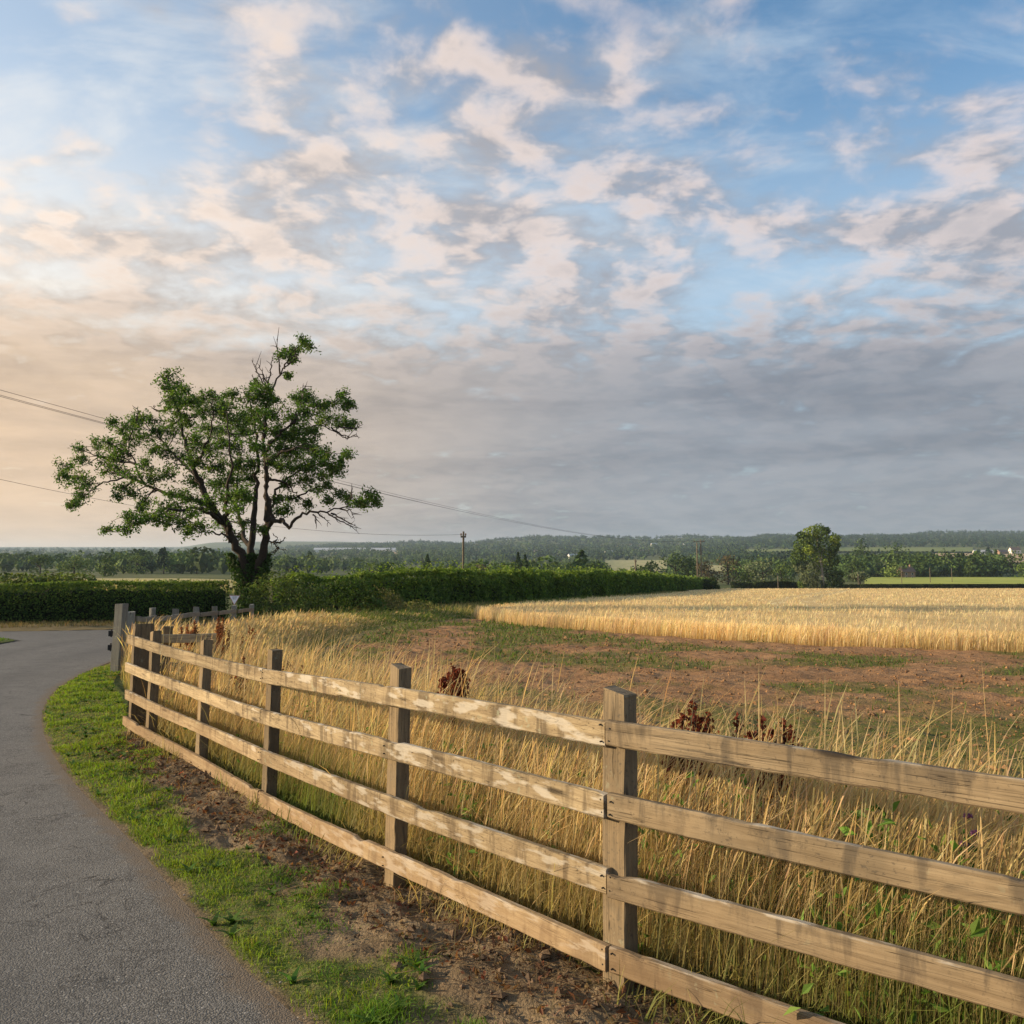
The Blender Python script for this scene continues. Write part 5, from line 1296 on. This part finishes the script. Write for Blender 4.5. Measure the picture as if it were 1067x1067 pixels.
# singled-out trees between the hedges and the woods
for i, (px, Y, h, w, cols, shp, lab) in enumerate([
    (461, 255, 5.4, 5.6, YG, 'round', 'bright green round tree just left of the dark telegraph pole'),
    (540, 300, 11.0, 6, DK, 'cone', 'dark pointed conifer, left of a pair, beyond the tall hedge'),
    (547, 305, 10.4, 6, DK, 'cone', 'dark pointed conifer, right of a pair, beyond the tall hedge'),
    (446, 330, 10.5, 7, DK, 'cone', 'dark conifer standing left of the bright round tree'),
    (173, 430, 12.5, 9.5, DK, 'cone', 'pointed dark conifer left of the big tree trunk, in front of the hazy wood'),
    (207, 430, 9.5, 11, DK, 'round', 'small dark tree with a peaked top just left of the big tree trunk'),
    (112, 300, 6.4, 9, MD, 'round', 'rounded tree with a sunlit left side beyond the clipped hedge'),
    (80, 330, 7.2, 13, LT, 'round', 'pale green spreading tree beyond the clipped hedge on the left'),
    (45, 360, 8.5, 14, MD, 'round', 'broad domed tree behind the left bush'),
    (145, 420, 9.5, 14, LT, 'round', 'light green hazy tree midway between the left bush and the conifer'),
    (386, 260, 6.0, 10, MD, 'round', 'dark rounded tree behind the tall hedge right of the big tree'),
    (402, 262, 6.6, 9, DK, 'round', 'dense dark tree behind the tall hedge, next to the wide pale rooftops'),
    (520, 270, 7.4, 12, DK, 'round', 'wide dark tree behind the hedge right of the dark telegraph pole'),
    (500, 285, 7.0, 9, RD, 'round', 'reddish brown-leaved tree beside the dark telegraph pole'),
    (570, 280, 6.2, 9, MD, 'round', 'mid green tree behind the hedge right of the two conifers'),
    (613, 320, 8.5, 14, DK, 'round', 'low dark tree left of the pale field'),
    (628, 330, 7.0, 11, MD, 'round', 'small tree at the left corner of the pale field'),
    (648, 640, 6.5, 9, DK, 'round', 'lone small round tree standing in the pale field'),
    (661, 330, 7.4, 12, DK, 'round', 'dark tree behind the light pole, left of the hedge gap'),
    (677, 335, 9.2, 11, DK, 'round', 'round dark tree in front of the pale field right of the light pole'),
    (703, 340, 12.2, 15, DK, 'round', 'large dark tree left of the twin-legged pole'),
    (716, 345, 11.0, 12, DK, 'round', 'dark tree immediately left of the twin-legged pole'),
    (735, 330, 9.0, 9, RD, 'round', 'rusty-tinged tree right behind the twin-legged pole'),
    (757, 345, 11.6, 13, RD, 'round', 'thin brownish tree between the twin-legged pole and the lone tall tree'),
    (778, 330, 7.8, 12, MD, 'round', 'bushy green tree at the right end of the tall hedge'),
    (793, 320, 9.6, 14, GY, 'round', 'grey-green willow left of the lone tall tree'),
    (812, 335, 8.6, 13, MD, 'round', 'dense tree touching the left side of the lone tall tree'),
    (886, 400, 11, 16, DK, 'round', 'dark tree just right of the lone tall tree'),
    (893, 345, 5.2, 9, GY, 'round', 'small grey-green bush-like tree by the pale post right of the lone tall tree'),
    (911, 480, 10, 19, GY, 'round', 'pale willow-like tree above the yellow-green field'),
    (926, 440, 8.5, 15, LT, 'round', 'soft green tree left of the brick house'),
    (955, 470, 9, 14, LT, 'round', 'low light green tree right of the brick house'),
    (933, 560, 21, 17, DK, 'round', 'tall dark wood-edge tree above the brick house'),
    (895, 600, 24, 16, DK, 'round', 'tallest dark tree of the wood right of the lone tall tree'),
    (986, 520, 16, 17, DK, 'round', 'dark round-topped tree near the middle of the right-hand wood'),
    (1020, 480, 14, 24, MD, 'round', 'broad green tree above the far end of the yellow-green field'),
    (1052, 470, 15, 20, DK, 'round', 'dark tree close to the right edge below the stubble'),
    (1064, 440, 9, 12, MD, 'round', 'bright green tree at the extreme right above the yellow-green field'),
]):
    tree('conifer_tree' if shp == 'cone' else 'broadleaf_tree', lab, px, Y, h, w, cols, 620 if Y < 420 else 460, max(.55, Y / 450), shp, 'trees scattered beyond the hedges', 300 + i)

# far woods that read as one mass
def wood_mass(name, spots, sz_k, nq, cols, hr, wr):
    """spots (n,2) of x,Y"""
    n = len(spots); x, Y = spots[:, 0], spots[:, 1]; z = zg(x, Y)
    h = rng.uniform(hr[0], hr[1], n); w = h * rng.uniform(wr[0], wr[1], n)
    con = rng.random(n) < .12; w = np.where(con, w * .55, w); h = np.where(con, h * 1.18, h)
    d = rng.normal(size=(n, nq, 3)); d[..., 2] = np.abs(d[..., 2]) * 1.35 - .62; d /= np.linalg.norm(d, axis=2)[..., None]
    q = 1 - np.abs(rng.normal(0, .17, (n, nq, 1))); C = np.stack([x, Y, z + h * .46], -1)[:, None]
    sc = np.stack([w / 2, w / 2, h * .54], -1)[:, None]
    taper = np.where(con[:, None, None], np.clip(1.0 - .8 * d[..., 2:3], .15, 1.4), 1.0)
    P = C + d * q * sc * np.concatenate([taper, taper, np.ones_like(taper)], -1)
    P = P.reshape(-1, 3); base_c = np.array(cols)[rng.choice(len(cols), n)] * (1 + rng.normal(0, .22, (n, 1)))
    c = np.repeat(base_c, nq, 0) * (1 + rng.normal(0, .15, (n * nq, 1)))
    s_ = np.repeat(h, nq) * sz_k * rng.uniform(.7, 1.35, n * nq)
    V, F = leaves(P, s_, .8, .25, d.reshape(-1, 3) * .9, .7)
    # a solid heart so that no daylight shows through
    ico = np.array([(1, 0, -.2), (-1, 0, -.2), (0, 1, -.2), (0, -1, -.2), (0, 0, 1), (0, 0, -1.6)], float); tri_ = np.array([(0, 2, 4), (2, 1, 4), (1, 3, 4), (3, 0, 4), (2, 0, 5), (1, 2, 5), (3, 1, 5), (0, 3, 5)])
    V2 = (C + ico[None] * sc * np.where(con, .40, .58)[:, None, None] * rng.uniform(.85, 1.1, (n, 6, 1))).reshape(-1, 3); F2 = (tri_[None] + (np.arange(n) * 6)[:, None, None]).reshape(-1, 3) + len(V)
    col = np.concatenate([rep4(np.clip(c, .004, 1)), np.repeat(np.clip(base_c * .9, .004, 1), 6, 0)])
    return tag(mesh_np(name, np.concatenate([V, V2]), [F, F2], M['far_leaf'], col), kind='stuff')
def region(n, px0, px1, ya, yb, lo=255, hi=3400, clump=0.0):
    """spots on the land whose foot shows between rows ya..yb"""
    out = []
    tab = {}
    for _ in range(n):
        px = rng.uniform(px0, px1); k = int(px / 8)
        if k not in tab: tab[k] = (dist_for(px, yb, lo, hi), dist_for(px, ya, lo, hi))
        a, b = tab[k]; u = rng.random()
        d = a + (b - a) * u; out.append(((px - CX) / F_PX * d, d))
    return np.array(out)
def off_fields(P):
    px = CX + F_PX * P[:, 0] / P[:, 1]; row = 585 - (zg(P[:, 0], P[:, 1]) - EYE) * F_PX / P[:, 1]; ok = np.ones(len(P), bool)
    for nm, a, b_, c_, d_, mt_, lf in FIELDS:
        ok &= ~((px > a - 1) & (px < b_ + 1) & (row > c_) & (row < d_ + 9.5 * F_PX / P[:, 1]))
    return P[ok]
def clumped(P, s, thr, seed): return P[fbm(P[:, 0] / s, P[:, 1] / s, 3, seed) > thr]
# left: successive belts of trees fading into the plain
L1 = np.concatenate([region(330, -260, 430, 594, 598.2), region(260, -260, 470, 589, 594), region(330, -260, 480, 583, 589)])
wood_mass('woodland', clumped(L1, 120, .36, 141), .17, 70, DK + MD, (8, 13), (.9, 1.5))
L2 = np.concatenate([region(700, -260, 480, 576.5, 583, 255, 3600), clumped(region(900, -260, 470, 572.5, 576.5, 255, 7000), 500, .40, 143)])
wood_mass('woodland', clumped(L2, 260, .36, 142), .24, 26, DK, (9, 14), (1.2, 2.2))
# middle
Cm = np.concatenate([region(110, 480, 640, 601, 610), region(240, 470, 830, 594, 603), region(300, 470, 840, 586, 596)])
wood_mass('woodland', clumped(off_fields(Cm), 110, .38, 144), .17, 70, DK + MD, (6, 11), (.9, 1.5))
C2 = np.concatenate([region(900, 470, 860, 572, 587, 500, 3400), region(1900, 300, 870, 559, 573, 900, 3600)])
wood_mass('woodland', clumped(off_fields(C2), 170, .34, 145), .24, 22, FD + DK[1:], (9, 14), (1.1, 2.0))
# right
R1 = np.concatenate([region(230, 870, 1180, 598, 604, 380, 900), region(420, 868, 1180, 591, 598.5, 380, 1200)])
wood_mass('woodland', off_fields(R1), .16, 70, DK + MD[:1], (8.5, 13), (.9, 1.5))
R2 = np.concatenate([region(2600, 760, 1200, 556, 571.5, 1300, 3400), region(260, 770, 865, 575, 592, 500, 2400), region(240, 868, 1200, 583.5, 591, 700, 1200)])
wood_mass('woodland', clumped(off_fields(R2), 150, .22, 146), .22, 24, FD, (8, 13), (.8, 1.4))
# fringe on the skyline
sk = []
for px in np.arange(225, 1250, 1.6):
    if rng.random() < .72: d = 3480 + rng.normal(0, 40); sk.append(((px + rng.normal(0, 1) - CX) / F_PX * d, d))
wood_mass('woodland', np.array(sk), .24, 22, FD, (7, 13), (1.0, 2.4))
# low dark hedge between the wheat and the yellow-green field
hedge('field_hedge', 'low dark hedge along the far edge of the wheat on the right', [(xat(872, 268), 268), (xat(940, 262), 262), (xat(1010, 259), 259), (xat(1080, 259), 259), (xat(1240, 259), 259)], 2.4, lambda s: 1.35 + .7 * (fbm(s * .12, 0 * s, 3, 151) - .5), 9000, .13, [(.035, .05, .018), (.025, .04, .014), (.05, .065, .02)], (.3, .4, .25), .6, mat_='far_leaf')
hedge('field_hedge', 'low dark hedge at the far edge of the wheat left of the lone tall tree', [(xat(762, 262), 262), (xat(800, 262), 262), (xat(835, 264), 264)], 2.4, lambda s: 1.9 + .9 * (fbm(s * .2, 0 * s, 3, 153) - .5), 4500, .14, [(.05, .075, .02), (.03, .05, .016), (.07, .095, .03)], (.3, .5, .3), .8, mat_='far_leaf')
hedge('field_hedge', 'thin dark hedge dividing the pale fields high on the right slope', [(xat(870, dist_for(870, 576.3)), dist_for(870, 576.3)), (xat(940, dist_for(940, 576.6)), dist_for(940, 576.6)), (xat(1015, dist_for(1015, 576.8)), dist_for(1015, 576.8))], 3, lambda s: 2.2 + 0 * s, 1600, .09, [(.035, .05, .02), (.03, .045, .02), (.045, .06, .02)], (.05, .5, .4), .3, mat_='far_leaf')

# ------------------------------------------------------------------ buildings far off
def house(label, px, row, Lm, Wm, Hm, roof_h, wall, roof, rz=0.0, chim=1, wins=3, Y=None, name='house', sink=.3, lo=255, hi=3400):
    Y = Y or dist_for(px, row, lo, hi); x = xat(px, Y); z = float(zg(x, Y)) - sink; o = empty(name, (x, Y, z), label, 'house' if name == 'house' else 'barn', None, rz)
    mb = MB(); mb.add(*box(-Lm / 2, Lm / 2, -Wm / 2, Wm / 2, -1, Hm))
    V = np.array([(-Lm / 2, -Wm / 2, Hm), (-Lm / 2, Wm / 2, Hm), (-Lm / 2, 0, Hm + roof_h), (Lm / 2, -Wm / 2, Hm), (Lm / 2, Wm / 2, Hm), (Lm / 2, 0, Hm + roof_h)]); mb.add(V, np.array([(0, 2, 1), (3, 4, 5)])); mb.build('wall', wall, o)
    e = .35; th = .22
    V = np.array([(-Lm / 2 - e, -Wm / 2 - e, Hm - roof_h * e / (Wm / 2) + .05), (Lm / 2 + e, -Wm / 2 - e, Hm - roof_h * e / (Wm / 2) + .05), (Lm / 2 + e, 0, Hm + roof_h + .05), (-Lm / 2 - e, 0, Hm + roof_h + .05), (-Lm / 2 - e, Wm / 2 + e, Hm - roof_h * e / (Wm / 2) + .05), (Lm / 2 + e, Wm / 2 + e, Hm - roof_h * e / (Wm / 2) + .05)])
    V = np.concatenate([V, V + (0, 0, th)]); F = np.array([(0, 3, 2, 1), (3, 4, 5, 2), (6, 7, 8, 9), (9, 8, 11, 10), (0, 1, 7, 6), (4, 10, 11, 5), (0, 6, 9, 3), (3, 9, 10, 4), (1, 2, 8, 7), (2, 5, 11, 8)])
    r_ = mesh_np('roof', V, F, roof, None, False, o)
    for k in range(chim):
        cx_ = (-1) ** k * Lm * .38; mb = MB(); mb.add(*box(cx_ - .4, cx_ + .4, -.35, .35, Hm + roof_h * .6, Hm + roof_h + 1.1)); mb.add(*tube([(cx_, 0, Hm + roof_h + 1.1), (cx_, 0, Hm + roof_h + 1.5)], .14, 8)); mb.build('chimney', M['brick_wall'], r_)
    for k in range(wins):
        wx = -Lm / 2 + Lm * (k + .5) / wins
        for zz in ([Hm * .2, Hm * .62] if Hm > 4 else [Hm * .35]):
            mb = MB(); mb.add(*box(wx - .55, wx + .55, -Wm / 2 - .05, -Wm / 2 + .02, zz, zz + 1.2)); f_ = mb.build('window', M['white_wall'], o)
            mb = MB(); mb.add(*box(wx - .45, wx + .45, -Wm / 2 - .07, -Wm / 2 - .052, zz + .1, zz + 1.1)); mb.build('pane', M['glass'], f_)
    return o
house('white cottage at the right edge above the stubble field', 1055, 577.5, 15, 8, 6.5, 4, M['white_wall'], M['roof_tile'], .1, 2, 3, lo=700)
house('brown-roofed farm building beside the white cottage', 1042, 578, 16, 8, 4, 3.4, M['brick_wall'], M['roof_tile'], .3, 0, 3, lo=700)
house('long pale-roofed barn among trees left of the white cottage', 1022, 577.6, 26, 10, 3.5, 3.0, M['white_wall'], M['grey_roof'], -.15, 0, 4, name='barn', lo=700)
house('brick house with a tiled roof behind the pole above the yellow-green field', 941, 602.0, 6.5, 5.5, 4.2, 2.2, M['brick_wall'], M['roof_tile'], .2, 1, 2, Y=440)
for i, (px, row, L_, w_, r_, lab) in enumerate([
    (663, 571.5, 17, 'white_wall', 'roof_tile', 'white village house just above the pale field, the largest of the village'), (671, 577, 18, 'white_wall', 'roof_tile', 'white house touching the top of the pale field'),
    (634, 577.5, 16, 'white_wall', 'grey_roof', 'white house left of the pale field'), (655, 570, 14, 'white_wall', 'roof_tile', 'small white house on the slope left of the largest village house'),
    (682, 569, 24, 'white_wall', 'grey_roof', 'long low pale building on the slope right of the village'), (716, 569.5, 26, 'white_wall', 'grey_roof', 'wide pale building on the wooded slope above the twin-legged pole'),
    (645, 569.5, 12, 'brick_wall', 'roof_tile', 'brick village house farthest left on the slope'), (597, 582, 18, 'white_wall', 'grey_roof', 'pale house among trees left of the small tree and pale field'),
    (560, 577, 14, 'white_wall', 'roof_tile', 'white house peeping out right of the pair of conifers'), (286, 584, 9, 'white_wall', 'grey_roof', 'white gable among trees just right of the big trunk')]):
    house(lab, px, row, L_, 8, 5, 3.2, M[w_], M[r_], rng.uniform(-.4, .4), 1, 3, lo=600)
house('very long pale greenhouse roof on the plain right of the big tree', 356, 575.2, 140, 30, 6, 5, M['white_wall'], M['grey_roof'], 0, 0, 5, name='greenhouse', lo=1500)
house('shorter pale greenhouse roof at the right of the long one', 400, 575.6, 60, 26, 6, 5, M['white_wall'], M['grey_roof'], 0, 0, 4, name='greenhouse', lo=1500)

# ------------------------------------------------------------------ poles and wires
def pole(label, px, Y, row_top, rad, arm=True, twin=False, name='telegraph_pole', cat='pole', m='pole'):
    x = xat(px, Y); z = float(zg(x, Y)); top = EYE + (585 - row_top) * Y / F_PX - z
    o = empty(name, (x, Y, z), label, cat)
    xs = (-.45, .45) if twin else (0,)
    for q, xo in enumerate(xs):
        hh = top if q == len(xs) - 1 else top * .94
        mb = MB(); n_ = 8; V, F = tube(np.column_stack([np.full(n_, xo), np.zeros(n_), np.linspace(-.5, hh, n_)]), np.linspace(rad * 1.15, rad * .85, n_), 9); mb.add(V, F); mb.build('pole', M[m], o)
    if arm:
        L = 1.3 if twin else .24
        mb = MB(); mb.add(*box(-L, L, -rad - .07, -rad - .001, top - .55, top - .40)); a_ = mb.build('crossarm', M['pole'], o)
        for xo in (-L * .85, 0 if twin else L * .85, L * .85)[: (3 if twin else 2)]:
            mb = MB(); mb.add(*tube([(xo, -rad - .035, top - .40), (xo, -rad - .035, top - .26), (xo, -rad - .035, top - .16)], (.03, .075, .045), 8)); mb.build('insulator', M['porcelain'], a_)
    else:
        mb = MB(); mb.add(*tube([(0, 0, top + .002), (0, 0, top + .05)], (rad * .95, rad * .3), 9)); mb.build('cap', M['metal'], o)
    return o, np.array([x, Y, z + top])
_, A1 = pole('dark telegraph pole standing behind the tall hedge in the middle', 483, 80, 554, .105)
_, B1 = pole('twin-legged pale power pole with a crossarm at the end of the tall hedge', 727.5, 210, 562.5, .15, True, True, 'power_pole')
pole('pale thin pole behind the tall hedge in front of the pale field', 661.5, 200, 583, .17)
for (px, Y, row, lab) in [(808.5, 250, 600, 'pale post at the wheat edge left of the lone tall tree'), (891.5, 285, 597, 'pale post by the low hedge right of the lone tall tree'), (936.5, 300, 590.5, 'pale post left of the brick house, tallest of the three there'), (966, 320, 591.5, 'pale post right of the brick house, middle of the three'), (988.5, 330, 592, 'pale post farthest right of the three above the low hedge')]:
    pole(lab, px, Y, row, .11, False, False, 'wooden_pole')
def wire(label, a, b, sag, rad=.011):
    t_ = np.linspace(0, 1, 48)[:, None]; P = a * (1 - t_) + b * t_; P[:, 2] -= (4 * sag * t_ * (1 - t_))[:, 0]
    V, F = tube(P, rad, 5); o = mesh_np('power_line', V - P[0], F, M['wire']); o.location = P[0]; return tag(o, label, 'wire')
A0 = at(-30, 398, 40.0)
def run_back(a, b, sag, k):                        # carry the same curve on past a, to the pole it really hangs from
    p = a + (a - b) * k; p[2] += 4 * sag * k * (1 + k); return p, sag * (1 + k) ** 2
def near_pole(label, p):
    z = float(zg(p[0], p[1])); o = empty('telegraph_pole', (p[0], p[1], z), label, 'pole'); h = p[2] - z + .35
    mb = MB(); V, F = tube(np.column_stack([np.zeros(8), np.zeros(8), np.linspace(-.5, h, 8)]), np.linspace(.16, .11, 8), 10); mb.add(V, F); mb.build('pole', M['pole'], o)
    mb = MB(); mb.add(*box(-.7, .7, -.19, -.115, h - .55, h - .42)); mb.build('crossarm', M['pole'], o)
P1_, s1_ = run_back(A0, B1 + (-1.1, 0, -.15), 2.45, .22); P2_, s2_ = run_back(A0 + (.25, .3, -.30), B1 + (0, 0, -.15), 2.5, .22); P3_, s3_ = run_back(A0 + (.5, .6, -.42), B1 + (1.1, 0, -.15), 2.52, .22)
near_pole('brown telegraph pole outside the left edge holding the three upper wires', P2_)
wire('uppermost of the three overhead wires on the left, passing behind the tree crown', P1_, B1 + (-1.1, 0, -.15), s1_)
wire('middle of the three overhead wires on the left, passing behind the tree crown', P2_, B1 + (0, 0, -.15), s2_)
wire('lowest of the three close overhead wires on the left, passing behind the tree crown', P3_, B1 + (1.1, 0, -.15), s3_)
P4_, s4_ = run_back(at(-60, 486, 45.0), A1 + (0, 0, -.25), 1.15, .3)
near_pole('brown telegraph pole outside the left edge holding the low wire', P4_)
wire('single low wire from the left edge to the dark telegraph pole', P4_, A1 + (0, 0, -.25), s4_, .010)
